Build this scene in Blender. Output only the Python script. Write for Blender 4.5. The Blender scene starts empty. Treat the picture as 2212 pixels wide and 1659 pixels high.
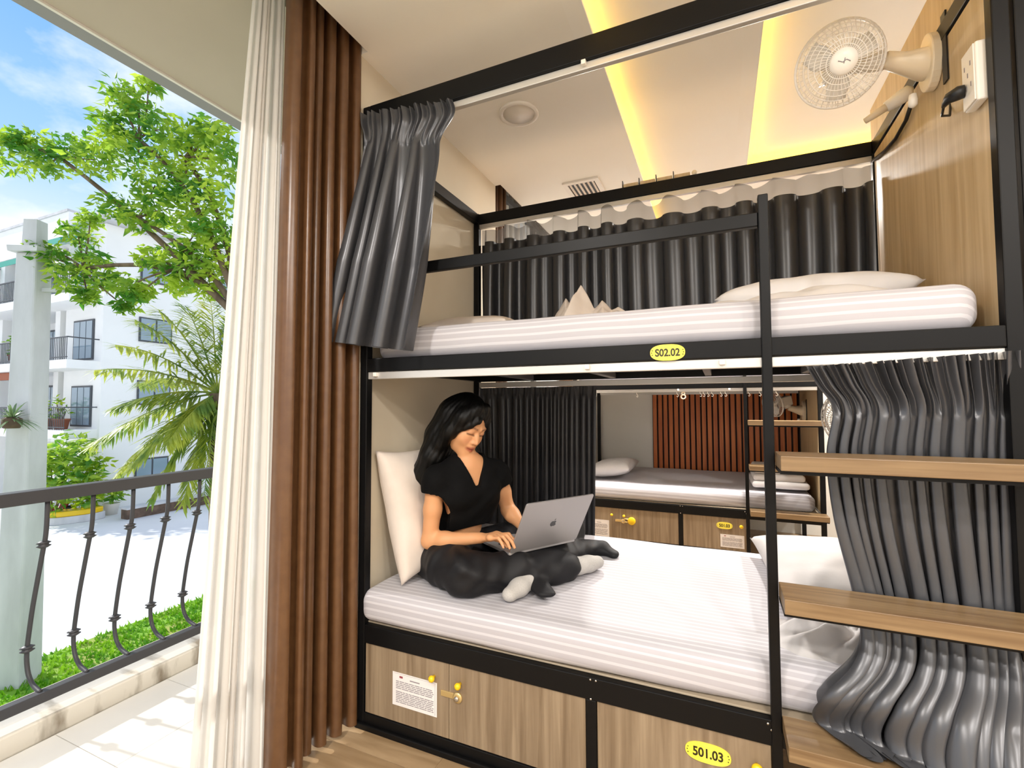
import bpy, bmesh, math, random
import numpy as np
from mathutils import Vector, Matrix, Euler
random.seed(7); rng = np.random.default_rng(7)
scene = bpy.context.scene
col = scene.collection
R = math.radians

# ------------------------------------------------------------------ camera
FPX, YAW, PITCH, ROLL, CAMH = 1016.0, R(23.74), R(2.5), R(-0.18), 1.262
_f = np.array([-math.sin(YAW)*math.cos(PITCH), math.cos(YAW)*math.cos(PITCH), math.sin(PITCH)])
_r = np.array([math.cos(YAW), math.sin(YAW), 0.0]); _u = np.cross(_r, _f)
_r, _u = _r*math.cos(ROLL)+_u*math.sin(ROLL), -_r*math.sin(ROLL)+_u*math.cos(ROLL)
CAM = np.array([0, 0, CAMH])
cam_d = bpy.data.cameras.new('camera'); cam = bpy.data.objects.new('camera', cam_d); col.objects.link(cam)
cam_d.sensor_width = 36.0; cam_d.sensor_fit = 'HORIZONTAL'; cam_d.lens = 36.0*FPX/2212.0
cam_d.clip_start = 0.02; cam_d.clip_end = 500
cam.matrix_world = Matrix(((_r[0], _u[0], -_f[0], 0), (_r[1], _u[1], -_f[1], 0), (_r[2], _u[2], -_f[2], CAMH), (0, 0, 0, 1)))
scene.camera = cam

def at(px, py, x=None, y=None, z=None, d=None):
    """point seen at a photo pixel on the plane x=, y=, z= (or at forward distance d)"""
    v = _f + _r*(px-1106)/FPX + _u*(829.5-py)/FPX
    if x is not None: t = x/v[0]
    elif y is not None: t = y/v[1]
    elif z is not None: t = (z-CAMH)/v[2]
    else: t = d
    return CAM + v*t

# ------------------------------------------------------------------ colour management
vs = scene.view_settings
vs.view_transform = 'Standard'; vs.look = 'None'; vs.gamma = 1.0; vs.use_curve_mapping = False
vs.exposure = 0.1

# ------------------------------------------------------------------ world: blue sky with soft clouds
def lin(c):
    if isinstance(c, str):
        c = c.lstrip('#'); c = [int(c[i:i+2], 16)/255 for i in (0, 2, 4)]
    return tuple((v/12.92 if v <= 0.04045 else ((v+0.055)/1.055)**2.4) for v in c[:3]) + (1.0,)

W = bpy.data.worlds.new('sky'); scene.world = W; W.use_nodes = True
nt = W.node_tree; nt.nodes.clear(); N = nt.nodes.new; L = nt.links.new
tc = N('ShaderNodeTexCoord'); sep = N('ShaderNodeSeparateXYZ'); L(tc.outputs['Generated'], sep.inputs[0])
ramp = N('ShaderNodeValToRGB'); L(sep.outputs['Z'], ramp.inputs[0])
e = ramp.color_ramp.elements
e[0].position = 0.0; e[0].color = (0.92, 0.95, 1.0, 1); e[1].position = 1.0; e[1].color = (0.06, 0.22, 0.62, 1)
for p, c in ((0.20, (0.86, 0.92, 1.0, 1)), (0.36, (0.36, 0.60, 0.90, 1)), (0.60, (0.16, 0.40, 0.80, 1))):
    n_ = e.new(p); n_.color = c
mp = N('ShaderNodeMapping'); mp.inputs['Scale'].default_value = (1, 1, 1.7); mp.inputs['Location'].default_value = (0.35, 0.2, 0.1)
L(tc.outputs['Generated'], mp.inputs[0])
nz = N('ShaderNodeTexNoise'); nz.inputs['Scale'].default_value = 2.6; nz.inputs['Detail'].default_value = 7; nz.inputs['Roughness'].default_value = 0.55
L(mp.outputs[0], nz.inputs['Vector'])
cr = N('ShaderNodeValToRGB'); cr.color_ramp.elements[0].position = 0.43; cr.color_ramp.elements[1].position = 0.57
L(nz.outputs['Fac'], cr.inputs[0])
mx = N('ShaderNodeMixRGB'); mx.inputs[2].default_value = (1.0, 1.0, 1.0, 1)
L(cr.outputs[0], mx.inputs[0]); L(ramp.outputs[0], mx.inputs[1])
bg = N('ShaderNodeBackground'); bg.inputs['Strength'].default_value = 1.15
L(mx.outputs[0], bg.inputs[0]); wo = N('ShaderNodeOutputWorld'); L(bg.outputs[0], wo.inputs[0])

# ------------------------------------------------------------------ sun
sd = bpy.data.lights.new('sun', 'SUN'); sd.energy = 4.5; sd.angle = R(1.2); sd.color = (1.0, 0.97, 0.92)
sun = bpy.data.objects.new('sun', sd); col.objects.link(sun); sun.location = (-6, -1, 6)
sun.rotation_euler = Vector((-1.0, -0.12, 0.60)).to_track_quat('Z', 'Y').to_euler()

# ------------------------------------------------------------------ object helpers
def tag(o, label=None, cat=None, group=None, kind=None):
    if label: o['label'] = label
    if cat: o['category'] = cat
    if group: o['group'] = group
    if kind: o['kind'] = kind
    return o
def empty(name, loc=(0, 0, 0), label=None, cat=None, group=None):
    o = bpy.data.objects.new(name, None); col.objects.link(o); o.location = loc; o.empty_display_size = 0.05
    return tag(o, label, cat, group)
def wloc(o):
    v = Vector((0, 0, 0))
    while o is not None: v += o.location; o = o.parent
    return v
def children(o): return [c for c in bpy.data.objects if c.parent == o]
def copy_tree(o, parent=None):
    c = o.copy(); col.objects.link(c); c.parent = parent
    for ch in children(o): copy_tree(ch, c)
    return c
def link_mesh(name, me, mat, parent=None, loc=None):
    o = bpy.data.objects.new(name, me); col.objects.link(o)
    if mat and not me.materials: me.materials.append(mat)
    if parent: o.parent = parent
    if loc is not None: o.location = loc
    return o

class MB:
    """collects geometry in world coordinates; build() links one mesh object"""
    def __init__(s): s.v = []; s.f = []; s.sm = []
    def add(s, vs_, fs_, smooth=False):
        b = len(s.v); s.v.extend([tuple(map(float, p)) for p in vs_]); s.f.extend([tuple(int(i)+b for i in f) for f in fs_]); s.sm.extend([smooth]*len(fs_)); return s
    def box(s, x0, x1, y0, y1, z0, z1):
        x0, x1 = sorted((x0, x1)); y0, y1 = sorted((y0, y1)); z0, z1 = sorted((z0, z1))
        return s.add([(x0, y0, z0), (x1, y0, z0), (x1, y1, z0), (x0, y1, z0), (x0, y0, z1), (x1, y0, z1), (x1, y1, z1), (x0, y1, z1)],
                     [(0, 3, 2, 1), (4, 5, 6, 7), (0, 1, 5, 4), (1, 2, 6, 5), (2, 3, 7, 6), (3, 0, 4, 7)])
    def obox(s, c, ax, ay, az):
        c, ax, ay, az = map(np.asarray, (c, ax, ay, az)); vs_ = []
        for k in (-1, 1):
            for i, j in ((-1, -1), (1, -1), (1, 1), (-1, 1)): vs_.append(c+i*ax+j*ay+k*az)
        return s.add(vs_, [(0, 3, 2, 1), (4, 5, 6, 7), (0, 1, 5, 4), (1, 2, 6, 5), (2, 3, 7, 6), (3, 0, 4, 7)])
    def bar(s, p0, p1, w, h, up=(0, 0, 1)):
        p0 = np.asarray(p0, float); p1 = np.asarray(p1, float); d = p1-p0; n = np.linalg.norm(d); d /= n
        a = np.cross(d, up); a /= np.linalg.norm(a); b = np.cross(a, d)
        return s.obox((p0+p1)/2, d*n/2, a*w/2, b*h/2)
    def tube(s, pts, r, n=8, cap=True, smooth=True):
        pts = [np.asarray(p, float) for p in pts]; m = len(pts)
        rs = list(r) if hasattr(r, '__len__') else [r]*m
        ref = np.array([0, 0, 1.0]); t0 = pts[1]-pts[0]
        if abs(np.dot(t0/np.linalg.norm(t0), ref)) > 0.9: ref = np.array([1.0, 0, 0])
        vs_ = []; pa = None
        for i in range(m):
            t = pts[min(i+1, m-1)]-pts[max(i-1, 0)]; t /= (np.linalg.norm(t)+1e-12)
            if pa is None: a = np.cross(t, ref)
            else: a = pa-t*np.dot(pa, t)
            a /= (np.linalg.norm(a)+1e-12); pa = a; b = np.cross(t, a)
            for k in range(n):
                th = 2*math.pi*k/n; vs_.append(pts[i]+rs[i]*(a*math.cos(th)+b*math.sin(th)))
        fs_ = [(i*n+k, i*n+(k+1) % n, (i+1)*n+(k+1) % n, (i+1)*n+k) for i in range(m-1) for k in range(n)]
        if cap: fs_ += [tuple(range(n-1, -1, -1)), tuple((m-1)*n+k for k in range(n))]
        return s.add(vs_, fs_, smooth)
    def lathe(s, prof, c, axis=(0, 0, 1), n=16, smooth=True):
        ax = np.asarray(axis, float); ax /= np.linalg.norm(ax)
        ref = np.array([1.0, 0, 0]) if abs(ax[0]) < 0.9 else np.array([0, 1.0, 0])
        a = np.cross(ax, ref); a /= np.linalg.norm(a); b = np.cross(ax, a); c = np.asarray(c, float)
        vs_ = [c+ax*h+r*(a*math.cos(2*math.pi*k/n)+b*math.sin(2*math.pi*k/n)) for r, h in prof for k in range(n)]
        m = len(prof)
        fs_ = [(i*n+k, i*n+(k+1) % n, (i+1)*n+(k+1) % n, (i+1)*n+k) for i in range(m-1) for k in range(n)]
        fs_ += [tuple(range(n-1, -1, -1)), tuple((m-1)*n+k for k in range(n))]
        return s.add(vs_, fs_, smooth)
    def grid(s, P, smooth=True):
        P = np.asarray(P, float); a, b = P.shape[:2]
        return s.add(P.reshape(-1, 3), [(i*b+j, i*b+j+1, (i+1)*b+j+1, (i+1)*b+j) for i in range(a-1) for j in range(b-1)], smooth)
    def prism(s, pts2, z0, z1, fn):
        """extrude a 2-D outline; fn(u, v, w) -> point"""
        n = len(pts2)
        vs_ = [fn(u, v, z0) for u, v in pts2]+[fn(u, v, z1) for u, v in pts2]
        return s.add(vs_, [tuple(range(n-1, -1, -1)), tuple(range(n, 2*n))]+[(i, (i+1) % n, n+(i+1) % n, n+i) for i in range(n)])
    def mesh(s, name, off=(0, 0, 0)):
        me = bpy.data.meshes.new(name); o = np.asarray(off, float)
        me.from_pydata([tuple(np.asarray(p)-o) for p in s.v], [], s.f); me.update()
        me.polygons.foreach_set('use_smooth', s.sm)
        return me
    def build(s, name, mat, parent=None, bevel=0, solid=0, subd=0, fixn=False):
        me = s.mesh(name, wloc(parent) if parent else (0, 0, 0))
        if fixn:
            bm = bmesh.new(); bm.from_mesh(me); bmesh.ops.recalc_face_normals(bm, faces=bm.faces); bm.to_mesh(me); bm.free()
        o = link_mesh(name, me, mat, parent)
        if solid: m = o.modifiers.new('s', 'SOLIDIFY'); m.thickness = solid; m.offset = 0
        if bevel: m = o.modifiers.new('b', 'BEVEL'); m.width = bevel; m.segments = 2; m.limit_method = 'ANGLE'
        if subd: m = o.modifiers.new('d', 'SUBSURF'); m.levels = subd; m.render_levels = subd
        return o
def boxo(name, mat, parent, *dims, bevel=0): return MB().box(*dims).build(name, mat, parent, bevel)

# ------------------------------------------------------------------ materials
def mat(name, base, rough=0.5, metal=0.0, spec=0.5, trans=0, alpha=1, emis=None, es=0, sheen=0, coat=0):
    m = bpy.data.materials.new(name); m.use_nodes = True; b = m.node_tree.nodes['Principled BSDF']
    b.inputs['Base Color'].default_value = lin(base); b.inputs['Roughness'].default_value = rough
    b.inputs['Metallic'].default_value = metal; b.inputs['Specular IOR Level'].default_value = spec
    b.inputs['Transmission Weight'].default_value = trans; b.inputs['Alpha'].default_value = alpha
    if emis: b.inputs['Emission Color'].default_value = lin(emis); b.inputs['Emission Strength'].default_value = es
    b.inputs['Sheen Weight'].default_value = sheen; b.inputs['Coat Weight'].default_value = coat
    return m
def nodes(m): return m.node_tree, m.node_tree.nodes['Principled BSDF'], m.node_tree.nodes.new, m.node_tree.links.new
def noise_mat(name, c1, c2, scale=(1, 1, 1), nscale=5, detail=4, rough=0.5, metal=0, bump=0, lo=0.35, hi=0.65, dist=0, spec=0.5, bscale=None):
    m = mat(name, c1, rough, metal, spec); t, b, N, L = nodes(m)
    tc = N('ShaderNodeTexCoord'); mp = N('ShaderNodeMapping'); mp.inputs['Scale'].default_value = scale
    L(tc.outputs['Object'], mp.inputs[0])
    oi = N('ShaderNodeObjectInfo'); ad = N('ShaderNodeVectorMath'); ad.operation = 'ADD'
    cx = N('ShaderNodeVectorMath'); cx.operation = 'SCALE'; cx.inputs['Scale'].default_value = 17.0
    cmb = N('ShaderNodeCombineXYZ'); L(oi.outputs['Random'], cmb.inputs[0]); L(oi.outputs['Random'], cmb.inputs[1])
    L(cmb.outputs[0], cx.inputs[0]); L(mp.outputs[0], ad.inputs[0]); L(cx.outputs[0], ad.inputs[1])
    n = N('ShaderNodeTexNoise'); n.inputs['Scale'].default_value = nscale; n.inputs['Detail'].default_value = detail; n.inputs['Distortion'].default_value = dist
    L(ad.outputs[0], n.inputs['Vector'])
    r = N('ShaderNodeValToRGB'); r.color_ramp.elements[0].position = lo; r.color_ramp.elements[1].position = hi
    r.color_ramp.elements[0].color = lin(c1); r.color_ramp.elements[1].color = lin(c2)
    L(n.outputs['Fac'], r.inputs[0]); L(r.outputs[0], b.inputs['Base Color'])
    if bump:
        bp = N('ShaderNodeBump'); bp.inputs['Strength'].default_value = bump; bp.inputs['Distance'].default_value = 0.01
        if bscale:
            n2 = N('ShaderNodeTexNoise'); n2.inputs['Scale'].default_value = bscale; n2.inputs['Detail'].default_value = 3
            L(tc.outputs['Object'], n2.inputs['Vector']); L(n2.outputs['Fac'], bp.inputs['Height'])
        else: L(n.outputs['Fac'], bp.inputs['Height'])
        L(bp.outputs[0], b.inputs['Normal'])
    return m
def wood(name, c1, c2, axis='z', rough=0.45, fine=26):
    sc = {'x': (1.2, fine, fine), 'y': (fine, 1.2, fine), 'z': (fine, fine, 1.2)}[axis]
    return noise_mat(name, c1, c2, sc, 1.6, 5, rough, bump=0.05, lo=0.3, hi=0.7, dist=0.4)

M = {}
M['plaster'] = noise_mat('plaster', '#cfc3ad', '#d3c8b3', nscale=3, rough=0.75, bump=0.02, bscale=60)
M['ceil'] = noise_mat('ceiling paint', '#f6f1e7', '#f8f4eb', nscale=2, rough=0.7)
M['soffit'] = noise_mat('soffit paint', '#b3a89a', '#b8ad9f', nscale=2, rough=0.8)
M['white_wall'] = noise_mat('white wall', '#dcdad4', '#e0ded8', nscale=3, rough=0.7)
M['black'] = mat('black painted steel', '#0b0b0c', 0.42, 0.0, 0.22)
M['alu'] = mat('aluminium track', '#d8d5d0', 0.35, 0.55)
M['wood_v'] = wood('oak laminate vertical', '#76634d', '#9c8970', 'z')
M['wood_panel'] = wood('light oak panel', '#b0966f', '#c9b28d', 'z', 0.5)
M['wood_x'] = wood('oak laminate across', '#6d5439', '#947b59', 'x', 0.42)
M['ply'] = wood('plywood', '#9a8c78', '#ab9d88', 'x', 0.6, 12)
M['sheet'] = None
M['yellow'] = mat('yellow plastic', '#f2c81c', 0.28)
M['paper'] = mat('paper', '#e9e4e2', 0.6)
M['print'] = mat('grey print', '#8f8a90', 0.7)
M['print_red'] = mat('red print', '#93404a', 0.7)
M['plate'] = noise_mat('yellow plate', '#f0e04a', '#f4e660', nscale=8, rough=0.35)
M['ink'] = mat('black lettering', '#2b2708', 0.5)
M['brass'] = mat('brass', '#e3c98c', 0.3, 0.7)
M['steel'] = mat('steel', '#cfcac2', 0.25, 0.9)
M['white_pl'] = mat('white plastic', '#f1ebe2', 0.35)
M['cream_pl'] = mat('cream plastic', '#ead9bd', 0.4)
M['black_pl'] = mat('black plastic', '#101012', 0.45)
M['rail'] = mat('charcoal iron', '#3c3c40', 0.5, 0.2)
M['concrete'] = noise_mat('pale concrete', '#c3c3c4', '#d6d6d8', (1, 1, 0.3), 2.5, 5, 0.8, bump=0.05)
M['road'] = noise_mat('pale road concrete', '#dedcda', '#ecebea', nscale=0.25, rough=0.85, bump=0.02, bscale=15)
M['tile'] = noise_mat('balcony tile', '#d8d4cc', '#e6e3dc', nscale=1.4, rough=0.6)
M['kerb'] = noise_mat('weathered kerb', '#d2cdc3', '#7d7262', (1, 3, 1), 3.5, 6, 0.85, bump=0.2, lo=0.52, hi=0.70)
M['white_ext'] = noise_mat('white render', '#f4f4f2', '#fafaf8', nscale=0.6, rough=0.85)
M['glass'] = mat('window glass', '#8fa4b4', 0.06, 0.0, 0.8)
M['dkframe'] = mat('dark window frame', '#4a4e54', 0.5)
M['teal'] = mat('teal awning', '#1f9e8c', 0.6)
M['bark'] = noise_mat('bark', '#5e4c3a', '#82705a', (1, 1, 0.3), 6, 5, 0.9, bump=0.3)
M['soil'] = noise_mat('brown planter', '#5b4a3e', '#7d6656', nscale=3, rough=0.9)
# ================================================================== more materials
def sheet_mat():
    m = mat('striped white cotton', '#eeecef', 0.6, sheen=0.1); t, b, N, L = nodes(m)
    tc = N('ShaderNodeTexCoord'); sp = N('ShaderNodeSeparateXYZ'); L(tc.outputs['Object'], sp.inputs[0])
    ma = N('ShaderNodeMath'); ma.operation = 'MULTIPLY'; ma.inputs[1].default_value = 2*math.pi/0.026; sb = N('ShaderNodeMath'); sb.operation = 'ADD'; L(sp.outputs['Y'], sb.inputs[0]); L(sp.outputs['Z'], sb.inputs[1]); L(sb.outputs[0], ma.inputs[0])
    si = N('ShaderNodeMath'); si.operation = 'SINE'; L(ma.outputs[0], si.inputs[0])
    r = N('ShaderNodeValToRGB'); r.color_ramp.elements[0].position = 0.45; r.color_ramp.elements[1].position = 0.55
    r.color_ramp.elements[0].color = lin('#b7b4ba'); r.color_ramp.elements[1].color = lin('#cbc9ce')
    L(si.outputs[0], r.inputs[0]); L(r.outputs[0], b.inputs['Base Color'])
    n = N('ShaderNodeTexNoise'); n.inputs['Scale'].default_value = 7; n.inputs['Detail'].default_value = 4
    L(tc.outputs['Object'], n.inputs['Vector'])
    bp = N('ShaderNodeBump'); bp.inputs['Strength'].default_value = 0.25; bp.inputs['Distance'].default_value = 0.012
    L(n.outputs['Fac'], bp.inputs['Height']); L(bp.outputs[0], b.inputs['Normal'])
    return m
M['sheet'] = sheet_mat()
M['cotton'] = noise_mat('plain white cotton', '#d2cecd', '#d9d5d4', nscale=9, rough=0.7, bump=0.25, bscale=9)
M['cotton_w'] = noise_mat('warm white cotton', '#d3c6bb', '#dbd0c6', nscale=6, rough=0.7, bump=0.2, bscale=12)
M['satin'] = mat('grey blackout satin', '#515256', 0.33, 0.35, 0.6)
M['satin_dk'] = mat('charcoal blackout satin', '#3a3a3c', 0.32, 0.3, 0.6)
M['brown'] = noise_mat('brown blackout satin', '#5c3e26', '#64452b', (1, 1, 1), 30, 2, 0.30, spec=0.6)
def translucent(name, c, tr, alpha=1.0):
    m = bpy.data.materials.new(name); m.use_nodes = True; t = m.node_tree; t.nodes.clear(); N = t.nodes.new; L = t.links.new
    d = N('ShaderNodeBsdfDiffuse'); d.inputs[0].default_value = lin(c); tl = N('ShaderNodeBsdfTranslucent'); tl.inputs[0].default_value = lin(c)
    mi = N('ShaderNodeMixShader'); mi.inputs[0].default_value = tr; L(d.outputs[0], mi.inputs[1]); L(tl.outputs[0], mi.inputs[2])
    o = N('ShaderNodeOutputMaterial')
    if alpha < 1:
        tp = N('ShaderNodeBsdfTransparent'); m2 = N('ShaderNodeMixShader'); m2.inputs[0].default_value = alpha
        L(tp.outputs[0], m2.inputs[1]); L(mi.outputs[0], m2.inputs[2]); L(m2.outputs[0], o.inputs[0])
    else: L(mi.outputs[0], o.inputs[0])
    return m
M['sheer'] = translucent('white sheer voile', '#e6e3de', 0.4, 0.93)
M['mesh'] = translucent('grey curtain mesh', '#6f6b66', 0.4, 0.68)
def leaf_mat(name, c1, c2, tr=0.45):
    m = bpy.data.materials.new(name); m.use_nodes = True; t = m.node_tree; t.nodes.clear(); N = t.nodes.new; L = t.links.new
    tc = N('ShaderNodeTexCoord'); n = N('ShaderNodeTexNoise'); n.inputs['Scale'].default_value = 2.2; n.inputs['Detail'].default_value = 3
    L(tc.outputs['Object'], n.inputs['Vector'])
    r = N('ShaderNodeValToRGB'); r.color_ramp.elements[0].position = 0.38; r.color_ramp.elements[1].position = 0.62
    r.color_ramp.elements[0].color = lin(c1); r.color_ramp.elements[1].color = lin(c2); L(n.outputs['Fac'], r.inputs[0])
    d = N('ShaderNodeBsdfPrincipled'); d.inputs['Roughness'].default_value = 0.45; L(r.outputs[0], d.inputs['Base Color'])
    tl = N('ShaderNodeBsdfTranslucent'); L(r.outputs[0], tl.inputs[0])
    mi = N('ShaderNodeMixShader'); mi.inputs[0].default_value = tr; L(d.outputs[0], mi.inputs[1]); L(tl.outputs[0], mi.inputs[2])
    o = N('ShaderNodeOutputMaterial'); L(mi.outputs[0], o.inputs[0]); return m
M['leaf'] = leaf_mat('broad leaves', '#58962e', '#c4dd48', 0.5)
M['leaf_y'] = leaf_mat('yellow green leaves', '#6ea51c', '#c3d62a', 0.5)
M['palm'] = leaf_mat('palm leaflets', '#7d9c48', '#c9cf55', 0.45)
M['grass'] = leaf_mat('lawn', '#5fa01e', '#9ac92e', 0.3)
M['spider'] = leaf_mat('spiky leaves', '#5e7c50', '#93a878', 0.3)
M['lawn_soil'] = noise_mat('lawn ground', '#7fb02b', '#b7ac62', nscale=0.9, rough=0.9, lo=0.45, hi=0.7)

# ================================================================== room shell
XL, XR, YB, YF = -1.339, 3.4, -2.6, 5.35      # wall faces: left, right, behind the camera, far
ZC = 2.72
def struct(o, label=None):
    o['kind'] = 'structure'
    if label: o['label'] = label
    return o
fl = empty('floor', (0, 0, 0)); struct(fl, 'oak plank floor of the dormitory')
boxo('screed', M['ply'], fl, -1.56, XR, YB, YF, -0.2, -0.0065)
M['plank'] = wood('floor plank', '#8a7152', '#ab9272', 'x', 0.35, 14)
plank_me = MB().box(0, 1.248, 0, 0.158, -0.006, 0).mesh('plank')
i = 0
yy = YB
while yy < YF-0.1:
    k = 0; xx = -1.55
    while xx < XR-0.05:
        ln = 1.25 if not (k == 0 and i % 2) else 0.62
        ln = min(ln, XR-xx)
        p = link_mesh('plank', plank_me, M['plank'], fl, (xx, yy, 0)); p.scale = (ln/1.25, 1, 1)
        xx += ln; k += 1
    yy += 0.16; i += 1

# left wall: solid pier behind the bunk, balcony door opening in front of it, second window beyond it
w = empty('wall_left', (XL, 2.1, 0)); struct(w, 'cream plastered pier between the balcony door and the next window')
boxo('pier', M['plaster'], w, XL-0.22, XL, 1.49, 2.78, 0, 2.95)
boxo('end_pier', M['plaster'], w, XL-0.22, XL, 4.75, YF, 0, 2.95)
boxo('sill_wall', M['plaster'], w, XL-0.22, XL, 2.78, 4.75, 0, 0.5)
boxo('near_pier', M['plaster'], w, XL-0.22, XL, YB, -1.7, 0, 2.95)
struct(boxo('wall_far', M['white_wall'], None, XL-0.22, XR, YF, YF+0.15, 0, 2.95))
struct(boxo('wall_right', M['white_wall'], None, XR, XR+0.15, YB, YF+0.15, 0, 2.95))
wr = empty('wall_rear', (1, YB, 0)); struct(wr, 'white wall behind the beds with a wide window added for skylight')
for d in ((XL-0.22, XR, 0, 0.8), (XL-0.22, XR, 2.5, 2.95), (XL-0.22, -0.9, 0.8, 2.5), (2.9, XR, 0.8, 2.5)):
    boxo('masonry', M['white_wall'], wr, d[0], d[1], YB-0.15, YB, d[2], d[3])
wn = empty('window_added', (1.0, YB, 0.8)); struct(wn, 'wide white framed window added to let skylight in')  # unseen window added so skylight reaches the bunk fronts
for d in ((-0.9, 2.9, 0.8, 0.85), (-0.9, 2.9, 2.45, 2.5), (-0.9, -0.85, 0.8, 2.5), (2.85, 2.9, 0.8, 2.5), (0.97, 1.03, 0.8, 2.5)):
    boxo('window_frame', M['white_pl'], wn, d[0], d[1], YB-0.12, YB-0.06, d[2], d[3])
# second window on the left, beyond the pier
w1 = empty('window_1', (XL-0.12, 3.76, 0.5)); struct(w1, 'dark framed window behind brown curtains')
for d in ((2.78, 4.75, 0.5, 0.55), (2.78, 4.75, 2.8, 2.85), (2.78, 2.83, 0.5, 2.85), (4.70, 4.75, 0.5, 2.85), (3.74, 3.79, 0.5, 2.85)):
    boxo('window_frame', M['dkframe'], w1, XL-0.16, XL-0.10, d[0], d[1], d[2], d[3])

# ceiling: three steps with lit coves
ce = empty('ceiling', (0, 1, ZC)); struct(ce, 'cream stepped ceiling with lit coves')
ZM, ZR = 2.79, 2.87
XA, XB, YT = -0.426, 0.195, 3.42
boxo('panel', M['ceil'], ce, -1.30, XA-0.07, YB, YF, ZC, 2.95)
boxo('panel', M['ceil'], ce, XL, -1.30, 1.485, 2.775, ZC, 2.95)
boxo('lip', M['ceil'], ce, XA-0.07, XA, YB, YF, ZC, ZC+0.014)
boxo('panel', M['ceil'], ce, XA-0.07, XB-0.07, YB, YT+0.07, ZM, 2.95)
boxo('lip', M['ceil'], ce, XB-0.07, XB, YB, YT+0.07, ZM, ZM+0.014)
boxo('panel', M['ceil'], ce, XB-0.07, XR, YB, YT+0.07, ZR, 2.95)
boxo('panel', M['ceil'], ce, XA-0.07, XR, YT+0.07, YF, ZM, 2.95)
boxo('lip', M['ceil'], ce, XB, XR, YT, YT+0.07, ZM, ZM+0.014)
# curtain recess covers
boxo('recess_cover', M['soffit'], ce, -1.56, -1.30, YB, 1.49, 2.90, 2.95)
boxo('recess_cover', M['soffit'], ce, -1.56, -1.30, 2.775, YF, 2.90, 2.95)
M['led'] = mat('warm led strip', '#ffcf40', 0.5, emis=(1.0, 0.82, 0.30), es=8.0)
for nm, lab, d in (('led_strip', 'warm yellow cove light along the first ceiling step', (XA-0.06, XA-0.035, 0.4, YF-0.2, ZC+0.015, ZC+0.03)),
             ('led_strip', 'warm yellow cove light along the second ceiling step above the fan', (XB-0.06, XB-0.035, 0.4, YT, ZM+0.015, ZM+0.03)),
             ('led_strip', 'warm yellow cove light along the far side of the raised ceiling tray', (XB, XR-0.2, YT+0.03, YT+0.055, ZM+0.015, ZM+0.03))):
    tag(boxo(nm, M['led'], None, *d), lab, 'light', 'cove lights')

# balcony
bf = empty('floor_balcony', (-2, 0, 0)); struct(bf, 'white balcony floor')
boxo('slab', M['tile'], bf, -2.66, -1.56, YB-1, 3.4, -0.22, -0.02)
tile_me = MB().box(0, 0.397, 0, 0.397, -0.02, 0).mesh('tile')
for a in range(2):
    for b in range(17): link_mesh('tile', tile_me, M['tile'], bf, (0.04-0.4*a, -3.4+0.4*b, 0))
kb = struct(MB().box(-2.66, -2.395, YB-1, 3.4, -0.02, 0.065).build('trim_1', M['kerb'], None, bevel=0.008), 'weathered white kerb at the balcony edge')
so = empty('ceiling_balcony', (-2, 0, 2.86)); struct(so, 'taupe balcony soffit with a grey edge beam')
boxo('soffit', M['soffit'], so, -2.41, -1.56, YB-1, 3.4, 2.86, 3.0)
boxo('edge_lip', M['white_wall'], so, -2.425, -2.41, YB-1, 3.4, 2.85, 3.0)
boxo('edge_beam', mat('grey beam', '#8d8d8f', 0.6), so, -2.56, -2.425, YB-1, 3.4, 2.885, 3.05)
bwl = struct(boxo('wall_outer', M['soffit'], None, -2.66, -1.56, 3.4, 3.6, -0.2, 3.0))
# ================================================================== ceiling downlights: the unlit one is in view, the lit ones are added fill
M['fill_glow'] = mat('fill light diffuser', '#fff6e6', 0.5, emis=(1.0, 0.93, 0.82), es=4.0)
def downlight(x, y, z, watts, label):  # with watts it makes an added fill light, without it the plain fitting
    e = empty('downlight', (x, y, z), label, 'ceiling light', 'round ceiling downlights')
    MB().lathe([(0.10, 0.0), (0.10, -0.008), (0.085, -0.012), (0.080, -0.006)], (x, y, z), n=28).build('trim_ring', M['white_pl'], e)
    MB().lathe([(0.079, -0.004), (0.079, -0.007)], (x, y, z), n=28).build('diffuser', M['fill_glow'] if watts else M['white_pl'], e)
    if watts:
        ld = bpy.data.lights.new('added fill lamp', 'AREA'); ld.shape = 'DISK'; ld.size = 0.16; ld.energy = watts; ld.color = (1.0, 0.95, 0.89)
        lo = bpy.data.objects.new('lamp', ld); col.objects.link(lo); lo.parent = e; lo.location = (0, 0, -0.02)
downlight(-0.89, 2.118, ZC, 0, 'unlit round white downlight in the ceiling left of the first cove')
FILL_W = 41  # power of each added fill light, all out of view
for k, (x, y, z) in enumerate(((-0.85, -0.6, ZC), (-0.85, -1.7, ZC), (0.9, -0.6, ZR), (0.9, -1.7, ZR), (2.3, -0.6, ZR), (2.3, -1.7, ZR), (2.3, 3.0, ZR), (-0.9, 4.05, ZC), (0.3, 4.05, ZM), (1.5, 4.05, ZM))):
    downlight(x, y, z, FILL_W*(1.7 if y > 3.5 else 1), 'added round fill light over the open floor' if y < 3.5 else 'added round fill light over the aisle to the far beds')
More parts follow.
